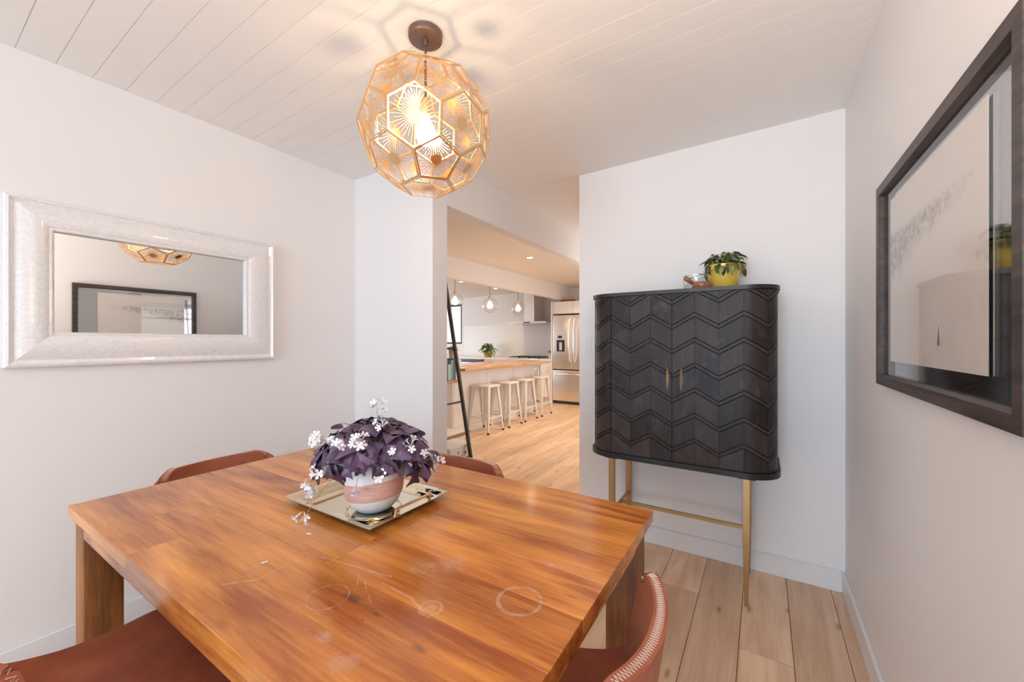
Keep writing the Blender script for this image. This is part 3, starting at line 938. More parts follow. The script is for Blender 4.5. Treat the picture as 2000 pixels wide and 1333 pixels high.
hd = Vector((-math.cos(YAW), -math.sin(YAW), 0)); b = BM()
tube(b, [hd * .036 + Vector((0, 0, .030)), hd * .055 + Vector((0, 0, .042)), hd * .075 + Vector((0, 0, .056)), hd * .088 + Vector((0, 0, .064)), hd * .091 + Vector((0, 0, .066))], [.009, .0105, .0125, .012, .006], 12)
obj('handle', b, M_walnut, wb, smooth=60)
M_clear = thin_glass('clear_glass', (.97, .98, .98), 1.6)
M_silver = plain('silver_rim', (.62, .60, .58), .2, 1.0)
gt = thing('glass_tumbler', 'clear glass candle tumbler behind the wooden bowl on the cabinet', 'glass', (-.318, 2.45, TOPZ))
b = BM(); lathe(b, [(0, .001), (.060, .001), (.064, .006), (.065, .098), (.0635, .098), (.062, .008), (0, .006)], 36); obj('glass_body', b, M_clear, gt, smooth=50)
b = BM(); lathe(b, [(.0628, .096), (.0658, .096), (.0658, .101), (.0628, .101), (.0628, .096)], 36, cap=False); obj('rim', b, M_silver, gt, smooth=50)
M_wax = plain('white_wax', (.75, .75, .77), .6)
b = BM(); lathe(b, [(0, .007), (.058, .007), (.058, .055), (.05, .058), (0, .056)], 28); obj('candle', b, M_wax, gt, smooth=50)

# ------------------------------------------------------------------ framed print on the right wall
M_frame = wood('dark_stained_frame', (.022, .016, .014), (.085, .062, .054), 'Y', rough=.45, tone=.1, fine=2, stretch=14, bump=.3).m
FX = XR - .027; fy0, fy1, fz0, fz1 = .909, 1.8155, 1.134, 1.794
fp = thing('framed_print', 'large dark-framed misty landscape print floating behind glass on the right wall', 'picture', (XR, (fy0 + fy1) / 2, fz0))
T = .036
def rail(b, a0, a1, c0, c1, vert):
    """mitred rail; profile steps back towards the glass"""
    pass
corners_o = [(fy0, fz0), (fy1, fz0), (fy1, fz1), (fy0, fz1)]
sgn = [(1, 1), (-1, 1), (-1, -1), (1, -1)]
profile = [(0, XR - .001), (0, FX), (.030, FX), (.032, FX + .004), (.036, FX + .014), (.036, XR - .001)]
for i in range(4):
    b = BM(); j = (i + 1) % 4; A = []
    for k in (i, j):
        A.append([b.verts.new((x, corners_o[k][0] + sgn[k][0] * d, corners_o[k][1] + sgn[k][1] * d)) for d, x in profile])
    for q in range(len(profile)): b.faces.new((A[0][q], A[0][(q + 1) % 6], A[1][(q + 1) % 6], A[1][q]))
    b.faces.new(A[0]); b.faces.new(A[1][::-1]); obj('frame_rail', b, M_frame, fp, world=True)
M_mat = plain('smoked_mirror_backing', (.50, .49, .48), .05, 1.0)
b = BM(); box(b, XR - .006, XR - .003, fy0 + .03, fy1 - .03, fz0 + .03, fz1 - .03); obj('backing', b, M_mat, fp, world=True)


def print_mat():
    m = NT('misty_landscape_print'); geo = m.n('NewGeometry'); sp = m.n('SeparateXYZ'); m.l(geo.outputs['Position'], sp, 0)
    s_ = m.math('DIVIDE', m.math('SUBTRACT', 1.715, sp.outputs[1]), .646)      # 0 far edge .. 1 near edge
    t = m.math('DIVIDE', m.math('SUBTRACT', sp.outputs[2], 1.214), .510)
    pos = geo.outputs['Position']
    n1 = m.noise(pos, 14, 5, .65); n2 = m.noise(pos, 62, 4, .75)
    up = m.math('ADD', .80, m.math('MULTIPLY', m.math('SUBTRACT', n1, .5), .10))
    lo = m.math('ADD', m.math('ADD', .44, m.math('MULTIPLY', s_, .34)), m.math('MULTIPLY', m.math('SUBTRACT', n1, .5), .28))
    band = m.math('MULTIPLY', m.math('DIVIDE', m.math('SUBTRACT', up, t), .05, clamp=True), m.math('DIVIDE', m.math('SUBTRACT', t, lo), .12, clamp=True))
    trees = m.math('MULTIPLY', band, m.math('MULTIPLY', m.math('SUBTRACT', n2, .36), 5.0, clamp=True))
    base = m.ramp(t, [(0, (.80, .75, .71)), (1, (.84, .79, .74))])
    c = m.mix(m.math('MULTIPLY', trees, .72), base, (.20, .18, .165))
    # faint drifts low on the near side
    dl = m.math('ABSOLUTE', m.math('SUBTRACT', t, m.math('ADD', -.22, m.math('MULTIPLY', s_, .5))))
    dr = m.math('MULTIPLY', m.math('SUBTRACT', 1.0, m.math('DIVIDE', dl, .10), clamp=True), m.math('GREATER_THAN', s_, .45))
    c = m.mix(m.math('MULTIPLY', m.math('MULTIPLY', dr, m.math('MULTIPLY', m.math('SUBTRACT', n1, .45), 5, clamp=True)), .25), c, (.42, .40, .38))
    # small dark lone tree
    a = m.math('ABSOLUTE', m.math('SUBTRACT', s_, .632)); wd = m.math('MULTIPLY', m.math('SUBTRACT', .205, t), .13)
    tr = m.math('MULTIPLY', m.math('LESS_THAN', a, wd), m.math('GREATER_THAN', t, .105)); tr = m.math('MULTIPLY', tr, m.math('LESS_THAN', t, .205))
    c = m.mix(m.math('MULTIPLY', tr, m.math('ADD', .35, n2, clamp=True)), c, (.12, .11, .11))
    m.l(c, m.b.inputs['Base Color']); m.b.inputs['Roughness'].default_value = .6; return m.m


b = BM(); box(b, XR - .0105, XR - .0085, 1.069, 1.715, 1.214, 1.724); obj('print_sheet', b, print_mat(), fp, world=True)
b = BM(); box(b, FX + .0128, FX + .0148, fy0 + .0362, fy1 - .0362, fz0 + .0362, fz1 - .0362); obj('glass_pane', b, thin_glass('picture_glass', (.99, .99, .99), 1.0), fp, world=True)

# ------------------------------------------------------------------ white mirror on the left wall
def croc():
    m = NT('white_crackled_gloss'); v = m.objcoord((1, 1, 1.5))
    n = m.noise(v, 8, 3, .5)
    ad = m.n('VectorMath', operation='ADD'); sc = m.n('VectorMath', operation='SCALE'); cx = m.n('CombineXYZ'); [m.l(n, cx, i) for i in range(3)]
    m.l(cx, sc, 0); sc.inputs[3].default_value = .06; m.l(v, ad, 0); m.l(sc, ad, 1)
    vo = m.n('TexVoronoi', feature='DISTANCE_TO_EDGE'); vo.inputs['Scale'].default_value = 34; m.l(ad, vo, 0)
    g = m.math('DIVIDE', vo.outputs[0], .10, clamp=True)
    c = m.mix(g, (.80, .785, .775), (.86, .85, .845)); m.l(c, m.b.inputs['Base Color'])
    m.b.inputs['Roughness'].default_value = .2; m.b.inputs['Coat Weight'].default_value = .6
    m.bump(g, .16, .002); return m.m


M_croc = croc()
my0, my1, mz0, mz1 = .2465, 1.2192, 1.1756, 1.8323
gy0, gy1, gz0, gz1 = .3755, 1.0617, 1.3139, 1.7126
mirror = thing('wall_mirror', 'wide mirror in a broad glossy white crackle-textured frame on the left wall', 'mirror', (XL, (my0 + my1) / 2, mz0))
oc = [(my0, mz0), (my1, mz0), (my1, mz1), (my0, mz1)]; ic = [(gy0, gz0), (gy1, gz0), (gy1, gz1), (gy0, gz1)]
mp = [(0, 0), (0, .030), (.03, .040), (.09, .043), (.13, .036), (.20, .033), (.30, .040), (.55, .045), (.80, .040), (.88, .033), (.93, .034), (.97, .030), (1.0, .018), (1.0, 0)]
for i in range(4):
    b = BM(); j = (i + 1) % 4; A = []
    for k in (i, j): A.append([b.verts.new((XL + .0005 + h_, oc[k][0] * (1 - t) + ic[k][0] * t, oc[k][1] * (1 - t) + ic[k][1] * t)) for t, h_ in mp])
    for q in range(len(mp) - 1): b.faces.new((A[0][q], A[0][q + 1], A[1][q + 1], A[1][q]))
    b.faces.new((A[0][-1], A[0][0], A[1][0], A[1][-1])); b.faces.new(A[0]); b.faces.new(A[1][::-1])
    obj('frame_rail', b, M_croc, mirror, smooth=30, world=True)
m = NT('mirror_silver'); m.b.inputs['Base Color'].default_value = (.90, .915, .91, 1); m.b.inputs['Metallic'].default_value = 1; m.b.inputs['Roughness'].default_value = 0.0
b = BM(); box(b, XL + .010, XL + .016, gy0 - .004, gy1 + .004, gz0 - .004, gz1 + .004); obj('mirror_glass', b, m.m, mirror, world=True)

# ------------------------------------------------------------------ pendant lamp
M_shade = plain('etched_gold_metal', (.84, .58, .31), .32, 1.0, var=.12, vscale=20)
M_canopy = plain('brown_bronze', (.20, .125, .095), .38, .6)
LC = Vector((-1.0665, 1.0888, 2.0704)); LR = .2440
lamp = thing('pendant_lamp', 'large gold faceted ball pendant with sunburst panels above the table', 'lamp', LC)
ctop = ceil_z(LC.x, LC.y) - LC.z
b = BM(); lathe(b, [(0, ctop - .026), (.050, ctop - .026), (.060, ctop - .024), (.0625, ctop - .019), (.0625, ctop - .001), (0, ctop - .001)], 40); obj('ceiling_canopy', b, M_canopy, lamp, smooth=40)
b = BM(); tube(b, [(0, 0, ctop - .026), (0, 0, .10)], .0045, 8); lathe(b, [(0, ctop - .05), (.008, ctop - .048), (.011, ctop - .026), (0, ctop - .026)], 16); obj('cord', b, M_canopy, lamp, smooth=50)
ROT = Matrix(((-0.99504, 0.03444, -0.09328), (0.07526, -0.35219, -0.9329), (-0.06498, -0.93529, 0.34786)))
PH = (1 + 5 ** .5) / 2; VS = []
import itertools
for t in [(0, 1, 3 * PH), (1, 2 + PH, 2 * PH), (PH, 2, 2 * PH + 1)]:
    for sg in itertools.product([1, -1], repeat=3):
        q = tuple(a * c for a, c in zip(t, sg))
        for w_ in (q, (q[1], q[2], q[0]), (q[2], q[0], q[1])):
            if not any((Vector(w_) - v).length < 1e-6 for v in VS): VS.append(Vector(w_))
VS = [ROT @ (v.normalized() * LR) for v in VS]
EL = min((VS[0] - v).length for v in VS[1:])
nb = [[j for j in range(60) if j != i and (VS[i] - VS[j]).length < EL * 1.05] for i in range(60)]
faces = set()
def walk(path, n):
    if len(path) == n:
        if path[0] in nb[path[-1]]:
            vs = [VS[k] for k in path]; nn = (vs[1] - vs[0]).cross(vs[2] - vs[0]).normalized()
            if all(abs((v - vs[0]).dot(nn)) < 1e-5 for v in vs): faces.add(tuple(sorted(path)))
        return
    for k in nb[path[-1]]:
        if k not in path: walk(path + [k], n)
for i in range(60): walk([i], 5); walk([i], 6)
def panel_mesh(n):
    """sunburst panel in its own plane: frame, centre disc, tapering rays"""
    Rc = EL / (2 * math.sin(PI / n)); b = BM(); th = .0012; fw = .0055
    poly = [(Rc * .985 * math.cos(2 * PI * k / n), Rc * .985 * math.sin(2 * PI * k / n)) for k in range(n)]; q = 1 - fw / (Rc * math.cos(PI / n))
    for k in range(n):
        a, c = poly[k], poly[(k + 1) % n]
        prism(b, [a, c, (c[0] * q, c[1] * q), (a[0] * q, a[1] * q)], -th, th)
    rd = .0215 if n == 6 else .0185
    prism(b, [(rd * math.cos(2 * PI * k / 16), rd * math.sin(2 * PI * k / 16)) for k in range(16)], -th * .6, th * .6)
    NR = 34 if n == 6 else 30
    for k in range(NR):
        a = 2 * PI * (k + .5) / NR; am = (a % (2 * PI / n)) - PI / n; rmax = Rc * math.cos(PI / n) / math.cos(am) * q + .001
        if k % 2: rmax = rmax * .80
        ca, sa = math.cos(a), math.sin(a); w0, w1 = .0012, .00055
        P = [(rd * .9, -w0), (rmax, -w1), (rmax, w1), (rd * .9, w0)]
        prism(b, [(x * ca - y * sa, x * sa + y * ca) for x, y in P], -th * .35, th * .35)
    return mesh_of('panel', b, M_shade)
pm = {5: panel_mesh(5), 6: panel_mesh(6)}
for f in sorted(faces):
    c = sum((VS[k] for k in f), Vector()) / len(f); zdir = c.normalized(); xdir = (VS[f[0]] - c).normalized(); ydir = zdir.cross(xdir)
    o = inst('panel', pm[len(f)], lamp, c); o.rotation_mode = 'QUATERNION'; o.rotation_quaternion = Matrix((xdir, ydir, zdir)).transposed().to_quaternion()
b = BM(); lathe(b, [(0, .115), (.012, .113), (.018, .10), (.020, .05), (.016, .045), (0, .045)], 20); obj('socket', b, M_brassb, lamp, smooth=40)
M_bulb = emit('bulb_glow', (1.0, .68, .40), 104)
b = BM(); lathe(b, [(0, -.062), (.016, -.058), (.030, -.044), (.037, -.024), (.036, -.006), (.026, .018), (.016, .034), (.013, .046), (0, .046)], 24); obj('bulb', b, M_bulb, lamp, smooth=80)
# ------------------------------------------------------------------ kitchen: island, stools, pendants
M_white = plain('white_cabinet_paint', (.80, .78, .76), .4)
M_butcher = wood('butcher_block', (.48, .24, .10), (.74, .46, .24), 'Y', rough=.3, tone=.1, coat=.3, stretch=8).m
isl = thing('kitchen_island', 'long white kitchen island with a light wooden worktop, stools along it', 'island', (-3.80, 5.30, 0))
il = isl.location
b = BM(); box(b, -4.10, -3.27, 4.06, 6.40, .88, .92, .004); obj('worktop', b, M_butcher, isl, world=True, smooth=40)
b = BM(); box(b, -4.06, -3.52, 4.10, 6.36, .0, .88); obj('base', b, M_white, isl, world=True)
for k in range(3):
    y0 = 4.12 + k * .75; b = BM(); box(b, -3.522, -3.512, y0 + .004, y0 + .742, .10, .87, .003, 1); obj('side_panel', b, M_white, isl, world=True)
b = BM(); box(b, -3.52, -3.508, 4.10, 6.36, 0, .09); obj('plinth', b, M_white, isl, world=True)

M_stool = plain('white_enamelled_metal', (.76, .74, .71), .3, coat=.3)
M_rubber = plain('black_rubber', (.02, .02, .02), .7)
def make_stool():
    t = thing('counter_stool', '', 'stool')
    b = BM(); box(b, -.155, .155, -.155, .155, .628, .660, .02, 3); obj('seat', b, M_stool, t, smooth=50)
    for sx in (-1, 1):
        for sy in (-1, 1):
            top = Vector((sx * .138, sy * .138, .640)); bot = Vector((sx * .178, sy * .192, .022)); b = BM(); V = []
            for p, w_ in ((top, .062), (bot, .026)):
                th = .004
                V.append([b.verts.new(p + Vector(q)) for q in ((0, 0, 0), (-sx * w_, 0, 0), (-sx * w_, -sy * th, 0), (-sx * th, -sy * th, 0), (-sx * th, -sy * w_, 0), (0, -sy * w_, 0))])
            for k in range(6): b.faces.new((V[0][k], V[0][(k + 1) % 6], V[1][(k + 1) % 6], V[1][k]))
            b.faces.new(V[0]); b.faces.new(V[1][::-1]); lg = obj('leg', b, M_stool, t)
            b = BM(); c = bot + Vector((-sx * .008, -sy * .008, -.021)); lathe(b, [(0, 0), (.015, 0), (.017, .022), (0, .024)], 12, c); obj('foot', b, M_rubber, lg)
    f = .69; cxr, cyr = .138 + .04 * f, .138 + .054 * f; z = .640 - .618 * f
    for a, c in (((-1, -1), (1, -1)), ((1, -1), (1, 1)), ((1, 1), (-1, 1)), ((-1, 1), (-1, -1))):
        b = BM(); beam(b, (a[0] * (cxr - .003), a[1] * (cyr - .003), z), (c[0] * (cxr - .003), c[1] * (cyr - .003), z), .006, .022); obj('rail', b, M_stool, t)
    b = BM(); beam(b, (-.13, -.13, .610), (.13, .13, .610), .02, .004); beam(b, (-.13, .13, .606), (.13, -.13, .606), .02, .004); obj('seat_brace', b, M_stool, t)
    return t
stool0 = make_stool(); index_kids(stool0)
for i, (y_, rz, lab) in enumerate([(4.598, 0, 'nearest of the four white metal counter stools along the island'), (5.120, .02, 'second white metal counter stool from the viewer at the island'),
                               (5.617, -.02, 'third white metal counter stool from the viewer at the island'), (6.146, .03, 'farthest white metal counter stool, by the end of the island')]):
    c = stool0 if i == 0 else copy_tree(stool0)
    c.location = (-3.330, y_, 0); c.rotation_euler = (0, 0, rz); tag(c, lab, 'stool', 'white counter stools at the island')

M_pglass = thin_glass('pendant_glass', (.98, .97, .95), 2.2)
M_pbulb = emit('small_bulb_glow', (1.0, .80, .55), 14)
def make_pend():
    t = thing('glass_pendant', '', 'lamp')
    b = BM(); lathe(b, [(.03, .117), (.062, .106), (.095, .076), (.117, .035), (.122, 0), (.117, -.035), (.095, -.076), (.062, -.106), (.03, -.118), (0, -.122)], 32, cap=False); obj('globe', b, M_pglass, t, smooth=80)
    b = BM(); lathe(b, [(0, .16), (.012, .16), (.016, .145), (.036, .128), (.036, .112), (.018, .108), (.018, .07), (0, .07)], 20); obj('cap', b, M_brassb, t, smooth=40)
    b = BM(); lathe(b, [(0, -.052), (.034, -.042), (.048, -.005), (.036, .034), (.015, .06), (.013, .069), (0, .069)], 16); obj('bulb', b, M_pbulb, t, smooth=80)
    b = BM(); tube(b, [(0, 0, .16), (0, 0, 2.352 - 1.845)], .006, 6); lathe(b, [(0, 2.352 - 1.845), (.05, 2.352 - 1.845), (.05, 2.376 - 1.845), (0, 2.376 - 1.845)], 20); obj('cord', b, M_brassleg, t)
    return t
pend0 = make_pend(); index_kids(pend0)
for i, (y_, lab) in enumerate([(4.345, 'nearest clear globe pendant, in front of the kitchen window'), (5.195, 'middle clear glass globe pendant above the kitchen island'), (6.060, 'farthest clear globe pendant, beside the range hood chimney')]):
    c = pend0 if i == 0 else copy_tree(pend0)
    c.location = (-3.685, y_, 1.840 + .008 * i + .0); tag(c, lab, 'lamp', 'globe pendants above the island')

# recessed ceiling spots
M_spot = emit('recessed_light_glow', (1.0, .86, .68), 18)
spots = [(-2.708, 4.767, 'small round recessed ceiling light between the two beams'), (-4.809, 5.836, 'round recessed ceiling light nearer the window, behind the globe pendants'), (-4.824, 7.012, 'round recessed ceiling light in front of the range hood'),
         (-2.7, 6.7, None), (-5.6, 3.6, None)]
for x, y_, lab in spots:
    if lab is None: continue
    z = ceil_z(x, y_) + .0125
    t = thing('recessed_light', lab, 'light', (x, y_, z))
    b = BM(); lathe(b, [(.040, -.001), (.058, -.001), (.060, -.006), (.042, -.008), (.040, -.001)], 28, cap=False); obj('trim_ring', b, M_trim, t)
    b = BM(); lathe(b, [(0, -.004), (.040, -.004), (.040, -.001), (0, -.001)], 24); obj('lens', b, M_spot, t)
for x, y_, pw in ((-2.7, 4.8, 70), (-2.7, 6.6, 80), (-4.81, 5.8, 32), (-4.82, 7.0, 26), (-5.0, 3.4, 36), (-6.7, 6.0, 26)):  # lamps at the fixtures, plus added kitchen fill without any fixture
    l = bpy.data.lights.new('ceiling_spot', 'SPOT'); l.energy = pw; l.color = (1.0, .72, .44); l.spot_size = 2.5; l.spot_blend = .8; l.shadow_soft_size = .05
    o = bpy.data.objects.new('ceiling_spot', l); o.location = (x, y_, ceil_z(x, y_) - .03); COL.objects.link(o)

# ------------------------------------------------------------------ far kitchen run
def steel_mat():
    m = NT('brushed_steel'); v = m.objcoord((60, 60, 1)); n = m.noise(v, 4, 3)
    m.l(m.mix(n, (.80, .76, .72), (.90, .87, .83)), m.b.inputs['Base Color']); m.b.inputs['Metallic'].default_value = 1; m.b.inputs['Roughness'].default_value = .3
    return m.m
M_steel = steel_mat(); M_darkgl = plain('dark_panel', (.03, .03, .035), .2)
M_ctop = plain('white_stone_counter', (.82, .80, .78), .25, var=.03)
M_tile = plain('white_backsplash', (.80, .80, .80), .2)
cf = 7.40
def cupboards(label, x0, x1, nd):
    t = thing('base_cabinet', label, 'cabinet', ((x0 + x1) / 2, cf + .3, 0))
    b = BM(); box(b, x0, x1, cf + .02, YK - .02, .10, .858); box(b, x0, x1, cf + .08, YK - .02, 0, .10); obj('carcass', b, M_white, t, world=True)
    w_ = (x1 - x0) / nd
    for k in range(nd):
        b = BM(); box(b, x0 + k * w_ + .003, x0 + (k + 1) * w_ - .003, cf, cf + .019, .11, .80, .002, 1); d = obj('door', b, M_white, t, world=True)
        hx_ = x0 + k * w_ + (w_ - .05 if k % 2 == 0 else .05); b = BM(); tube(b, [(hx_, cf - .022, .60), (hx_, cf - .022, .74)], .005, 6); o = obj('handle', b, M_brassb, d, world=True)
    return t
def counter(label, x0, x1):
    b = BM(); box(b, x0, x1, cf - .02, YK - .014, .860, .90, .003, 1); o = obj('countertop', b, M_ctop); return tag(o, label, 'counter')
RX0, RX1 = -4.78, -3.968
cupboards('white base cabinets at the far wall, left part beyond the island', -8.0, -6.08, 4)
cupboards('white base cabinets between the dishwasher and the gas range', -5.44, RX0 - .004, 2)
cupboards('narrow white base cabinet between the gas range and the fridge', RX1 + .004, -3.712, 1)
counter('long white countertop under the far kitchen window, left of the range', -8.0, RX0 - .003)
counter('short white countertop between the gas range and the fridge', RX1 + .003, -3.712)
b = BM(); box(b, -6.5, -3.712, YK - .013, YK - .001, .901, 1.66); o = obj('backsplash', b, M_tile); tag(o, 'smooth white backsplash behind the gas range and counter', 'backsplash')
t = thing('dishwasher', 'dishwasher with a black control strip under the far counter', 'dishwasher', (-5.76, cf + .3, 0))
b = BM(); box(b, -6.076, -5.444, cf + .01, YK - .03, .02, .858); obj('body', b, M_steel, t, world=True)
b = BM(); box(b, -6.073, -5.447, cf - .012, cf + .009, .11, .775, .003, 1); obj('door', b, M_steel, t, world=True)
b = BM(); box(b, -6.073, -5.447, cf - .014, cf + .009, .779, .855, .003, 1); obj('control_strip', b, M_darkgl, t, world=True)

rg = thing('gas_range', 'stainless gas range with black grates under the hood', 'stove', ((RX0 + RX1) / 2, cf + .3, 0))
b = BM(); box(b, RX0, RX1, cf + .0, YK - .03, .03, .905); obj('body', b, M_steel, rg, world=True)
b = BM(); box(b, RX0 + .015, RX1 - .015, cf - .022, cf - .001, .18, .70, .004, 1); dd = obj('oven_door', b, M_steel, rg, world=True)
b = BM(); tube(b, [(RX0 + .06, cf - .06, .66), (RX1 - .06, cf - .06, .66)], .011, 8)
for x in (RX0 + .08, RX1 - .08): tube(b, [(x, cf - .06, .66), (x, cf - .02, .66)], .007, 6)
obj('handle', b, M_steel, dd, world=True)
b = BM(); box(b, RX0 + .12, RX1 - .12, cf - .0245, cf - .0225, .28, .56); obj('window', b, M_darkgl, dd, world=True)
b = BM(); box(b, RX0 + .002, RX1 - .002, cf - .03, cf - .001, .76, .895, .006, 1); obj('control_panel', b, M_steel, rg, world=True)
for k in range(6):
    x = RX0 + .09 + k * (RX1 - RX0 - .18) / 5; b = BM(); tube(b, [(x, cf - .031, .825), (x, cf - .06, .825)], [.022, .019], 12); obj('knob', b, M_steel, rg, world=True)
for k in range(3):
    x0 = RX0 + .03 + k * .252; x1 = x0 + .246; b = BM()
    for y0 in (cf + .06, cf + .30, cf + .52): box(b, x0, x1, y0, y0 + .012, .922, .936)
    for xx in (x0, (x0 + x1) / 2 - .006, x1 - .012): box(b, xx, xx + .012, cf + .06, cf + .532, .922, .936)
    for xx in (x0, x1 - .012):
        for yy in (cf + .06, cf + .52): box(b, xx, xx + .012, yy, yy + .012, .905, .922)
    obj('grate', b, M_rubber, rg, world=True)
hd_ = thing('range_hood', 'stainless chimney range hood on the far kitchen wall', 'hood', (-4.32, 7.7, 1.66))
b = BM(); box(b, -4.75, -3.87, cf + .06, YK - .015, 1.66, 1.70, .004, 1)
obj('canopy', b, M_steel, hd_, world=True)
b = BM(); box(b, -4.445, -4.195, cf + .16, YK - .014, 1.701, 2.392, .003, 1); obj('chimney', b, M_steel, hd_, world=True)
b = BM(); box(b, -4.40, -4.24, cf + .056, cf + .061, 1.668, 1.69); obj('control_strip', b, M_darkgl, hd_, world=True)

fr = thing('refrigerator', 'stainless french-door refrigerator with an ice dispenser', 'refrigerator', (-3.223, 7.7, 0))
fx0, fx1, ff = -3.653, -2.793, 7.377
b = BM(); box(b, fx0 + .005, fx1 - .005, ff + .06, YK - .02, .02, 1.785); obj('body', b, M_darkgl, fr, world=True)
for x0, x1 in ((fx0, -3.2255), (-3.2205, fx1)):
    b = BM(); box(b, x0, x1, ff, ff + .058, .705, 1.803, .014, 3); d = obj('door', b, M_steel, fr, world=True, smooth=40)
    hx_ = -3.275 if x0 == fx0 else -3.171
    b = BM(); tube(b, [(hx_, ff - .005, .86), (hx_, ff - .045, .93), (hx_, ff - .062, 1.2), (hx_, ff - .062, 1.4), (hx_, ff - .045, 1.66), (hx_, ff - .005, 1.73)], .014, 8); obj('handle', b, M_steel, d, world=True, smooth=60)
    if x0 == fx0:
        b = BM(); box(b, -3.565, -3.385, ff - .004, ff + .002, 1.065, 1.30, .002, 1); dp = obj('dispenser', b, M_darkgl, d, world=True)
        b = BM(); box(b, -3.50, -3.445, ff - .016, ff - .004, 1.09, 1.25, .003, 1); obj('paddle', b, M_steel, d, world=True)
        b = BM(); box(b, -3.535, -3.445, ff - .004, ff + .002, 1.335, 1.385, .001, 1); obj('display', b, M_darkgl, d, world=True)
b = BM(); box(b, fx0, fx1, ff, ff + .058, .06, .685, .014, 3); d = obj('freezer_drawer', b, M_steel, fr, world=True, smooth=40)
b = BM(); tube(b, [(fx0 + .07, ff - .005, .61), (fx0 + .09, ff - .05, .61), (fx1 - .09, ff - .05, .61), (fx1 - .07, ff - .005, .61)], .014, 8); obj('handle', b, M_steel, d, world=True, smooth=60)
b = BM(); box(b, fx0 + .01, fx1 - .01, ff + .02, ff + .06, 0, .055); obj('kick_plate', b, M_darkgl, fr, world=True)
ov = thing('fridge_surround', 'white cabinet over and around the refrigerator', 'cabinet', (-3.2, 7.72, 0))
b = BM(); box(b, -3.705, -3.668, ff + .02, YK - .02, 0, 2.085); obj('side_panel', b, M_white, ov, world=True)
b = BM(); box(b, -2.78, -2.745, ff + .02, YK - .02, 0, 2.085); obj('side_panel', b, M_white, ov, world=True)
b = BM(); box(b, -3.667, -2.781, ff + .06, YK - .02, 1.83, 2.085); obj('top_box', b, M_white, ov, world=True)
for x0, x1 in ((-3.664, -3.226), (-3.222, -2.784)):
    b = BM(); box(b, x0, x1, ff + .038, ff + .058, 1.835, 2.08, .002, 1); obj('door', b, M_white, ov, world=True)
M_copper = plain('copper_orange', (.62, .22, .07), .3, .7)
b = BM(); lathe(b, [(0, 0), (.13, 0), (.17, .03), (.175, .045), (.165, .045), (.13, .012), (0, .01)], 28)
for v in b.verts: v.co.y *= .7
o = obj('copper_dish', b, M_copper, smooth=50); o.location = (-3.43, 7.62, 2.086); tag(o, 'orange copper dish on top of the cabinet over the fridge', 'dish')

# kitchen plants
M_green2 = leaf_shader('bright_green_leaf', (.035, .085, .015), (.26, .33, .06), .4)
M_wicker = plain('ochre_pot', (.60, .34, .13), .6, var=.2, vscale=60)
def bushy(name, label, loc, pr, ph, lr, lh, n, L, potmat, seed):
    t = thing(name, label, 'plant', loc); b = BM(); lathe(b, [(0, 0), (pr * .8, 0), (pr, ph), (pr * .9, ph), (pr * .85, ph * .9), (0, ph * .88)], 20); obj('pot', b, potmat, t, smooth=40)
    q = random.Random(seed); lms = [leaf_mesh(L, L * .36, d_, 4, mat=M_green2) for d_ in (.3, .6)]; s_ = BM()
    for i in range(n):
        az = q.uniform(0, 2 * PI); e = q.uniform(0, 1); r_ = lr * .6 * e; z = ph + lh * (1 - e * e) * q.uniform(.5, .8)
        p = Vector((math.cos(az) * r_, math.sin(az) * r_, z)); tube(s_, [(0, 0, ph * .9), p], .003, 4, False)
        place_leaf(lms[i % 2], t, p, az + q.uniform(-.5, .5), q.uniform(-.5, .2) + e * .35, q.uniform(-.4, .4), q.uniform(.75, 1.1))
    o = obj('stems', s_, M_gstem, t); o['kind'] = 'stuff'; return t
bushy('potted_houseplant', 'bushy green plant in an ochre pot on the far white counter', (-5.50, 7.68, .90), .10, .11, .21, .27, 60, .17, M_wicker, 3)
bushy('small_green_plant', 'sprig of green leaves in a small white pot between the range and the fridge', (-3.865, 7.70, .90), .045, .09, .07, .13, 12, .09, M_white, 9)
va = bushy('vase_plant', 'green plant in a tall grey vase at the near end of the island', (-3.66, 4.26, .92), .06, .23, .08, .07, 22, .08, plain('grey_vase', (.42, .40, .38), .3), 11)

# ------------------------------------------------------------------ shelves by the island, books, ladder, box
M_walshelf = wood('brown_shelf_wood', (.20, .10, .06), (.42, .24, .15), 'Y', rough=.5, tone=.1).m
sh = thing('open_shelf', 'low open shelving with brown edged boards at the near end of the island', 'shelf', (-3.4, 3.72, 0))
b = BM(); box(b, -3.60, -3.165, 3.50, 3.93, .138, .145); box(b, -3.60, -3.18, 3.51, 3.92, 0, .10); obj('bottom_top_face', b, M_white, sh, world=True)
b = BM(); box(b, -3.60, -3.155, 3.495, 3.935, .10, .1378); obj('bottom_board', b, M_walshelf, sh, world=True)
b = BM(); box(b, -3.60, -3.295, 3.50, 3.93, .745, .785); obj('middle_board', b, M_walshelf, sh, world=True)
b = BM(); box(b, -3.62, -3.602, 3.50, 3.93, 0, .785); obj('back_panel', b, M_white, sh, world=True)
b = BM(); box(b, -3.60, -3.30, 3.482, 3.499, .146, .785); obj('end_panel', b, M_white, sh, world=True)
cols = [('teal', (.05, .17, .16)), ('dark green', (.05, .10, .08)), ('light blue', (.34, .52, .58)), ('grey green', (.22, .30, .27)), ('dark teal', (.04, .12, .13))]
y_ = 3.685
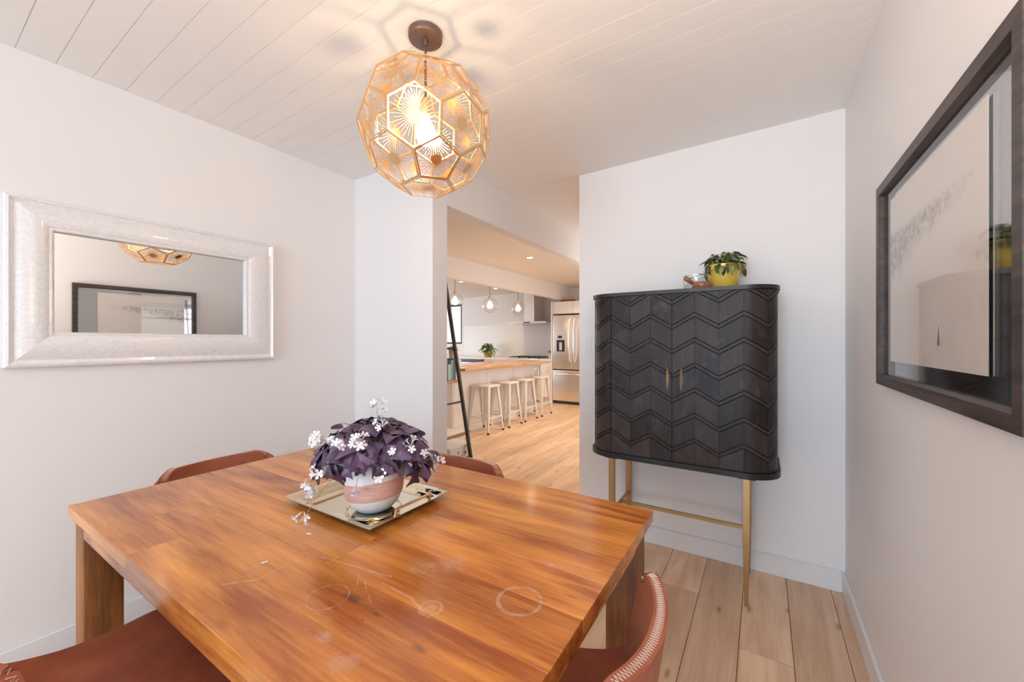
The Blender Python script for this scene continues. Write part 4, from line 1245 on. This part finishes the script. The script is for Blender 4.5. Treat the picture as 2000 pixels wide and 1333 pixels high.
for i, (nm, c_) in enumerate(cols):
    w_ = (.05, .045, .05, .04, .05)[i]; h_ = (.24, .26, .20, .25, .27)[i]
    t = thing('book', '%s book standing on the brown middle shelf' % nm, 'book', (-3.40, y_ + w_ / 2, .785), 0, 'books on the shelf by the island')
    M_b = plain('book_cover_' + nm.replace(' ', '_'), c_, .5); b = BM(); box(b, -.08, .08, -w_ / 2, -w_ / 2 + .003, 0, h_); box(b, -.08, .08, w_ / 2 - .003, w_ / 2, 0, h_); box(b, .0765, .08, -w_ / 2 + .003, w_ / 2 - .003, 0, h_)
    obj('cover', b, M_b, t); b = BM(); box(b, -.076, .076, -w_ / 2 + .0032, w_ / 2 - .0032, .004, h_ - .005); obj('pages', b, plain('paper', (.75, .70, .62), .8), t)
    y_ += w_ + .002
bk = thing('tall_bookcase', 'tall white bookcase carrying the ladder, behind the short wall', 'bookcase', (-3.0, 2.55, 0))
for y0 in (1.93, 3.182): b = BM(); box(b, -3.15, -2.86, y0, y0 + .018, 0, 2.06); obj('side_panel', b, M_white, bk, world=True)
for z0 in (.06, .45, .85, 1.25, 1.65, 2.04): b = BM(); box(b, -3.15, -2.86, 1.949, 3.181, z0, z0 + .018); obj('shelf', b, M_white, bk, world=True)
M_blk = plain('black_ladder_metal', (.030, .020, .016), .45)
ld = thing('leaning_ladder', 'slim black ladder leaning just inside the kitchen opening', 'ladder', (-2.484, 3.0, 0))
def lx(z): return -2.484 - .189 * (z - .05)
for yy in (2.80, 3.183):
    b = BM(); beam(b, (lx(0.004), yy, 0.004), (lx(1.98), yy, 1.98), .022, .034, (0, 1, 0)) if False else beam(b, (lx(.004), yy, .004), (lx(1.98), yy, 1.98), .022, .034, (1, 0, 0)); obj('rail', b, M_blk, ld, world=True)
for z in (.12, .66, 1.20, 1.74):
    b = BM(); tube(b, [(lx(z), 2.81, z), (lx(z), 3.173, z)], .010, 8); obj('rung', b, M_blk, ld, world=True)
M_box = plain('white_card', (.74, .75, .77), .6)
bx = thing('printed_box', 'white box printed with small red-brown flowers on the floor behind the ladder foot', 'box', (-2.68, 3.105, 0))
b = BM(); box(b, -.13, .13, -.175, .175, 0, .205, .004); obj('box_body', b, M_box, bx)
b = BM(); box(b, -.135, .135, -.18, .18, .2055, .232, .004); obj('lid', b, M_box, bx)
M_p1 = plain('red_brown_print', (.45, .16, .10), .6); M_p2 = plain('olive_print', (.32, .26, .14), .6)
q = random.Random(2)
for k, (yy, zz, kind) in enumerate(((-.13, .14, 0), (-.05, .165, 1), (.02, .08, 0), (.06, .15, 0), (.13, .155, 0), (-.10, .05, 1), (.11, .06, 1), (-.02, .11, 0), (.15, .10, 0))):
    b = BM(); M = Matrix.Translation((.130, yy, zz)) @ Matrix.Rotation(PI / 2, 4, 'Y')
    if kind == 0:
        pts = [((.022 if j % 2 else .017) * math.cos(2 * PI * j / 20), (.022 if j % 2 else .017) * math.sin(2 * PI * j / 20)) for j in range(20)]; prism(b, pts, 0, .0006, M)
        pts = [(.008 * math.cos(2 * PI * j / 10), .008 * math.sin(2 * PI * j / 10)) for j in range(10)]
        prism(b, pts, .0006, .0009, M); obj('printed_flower', b, M_p1, bx)
    else:
        for a in (-.7, -.35, 0, .35, .7): prism(b, [(.012, -.001), (.012, .001), (-.020 * math.cos(a), .022 * math.sin(a) + .003), (-.020 * math.cos(a), .022 * math.sin(a) - .003)], 0, .0006 + .0001 * a, M)
        obj('printed_sprig', b, M_p2, bx)
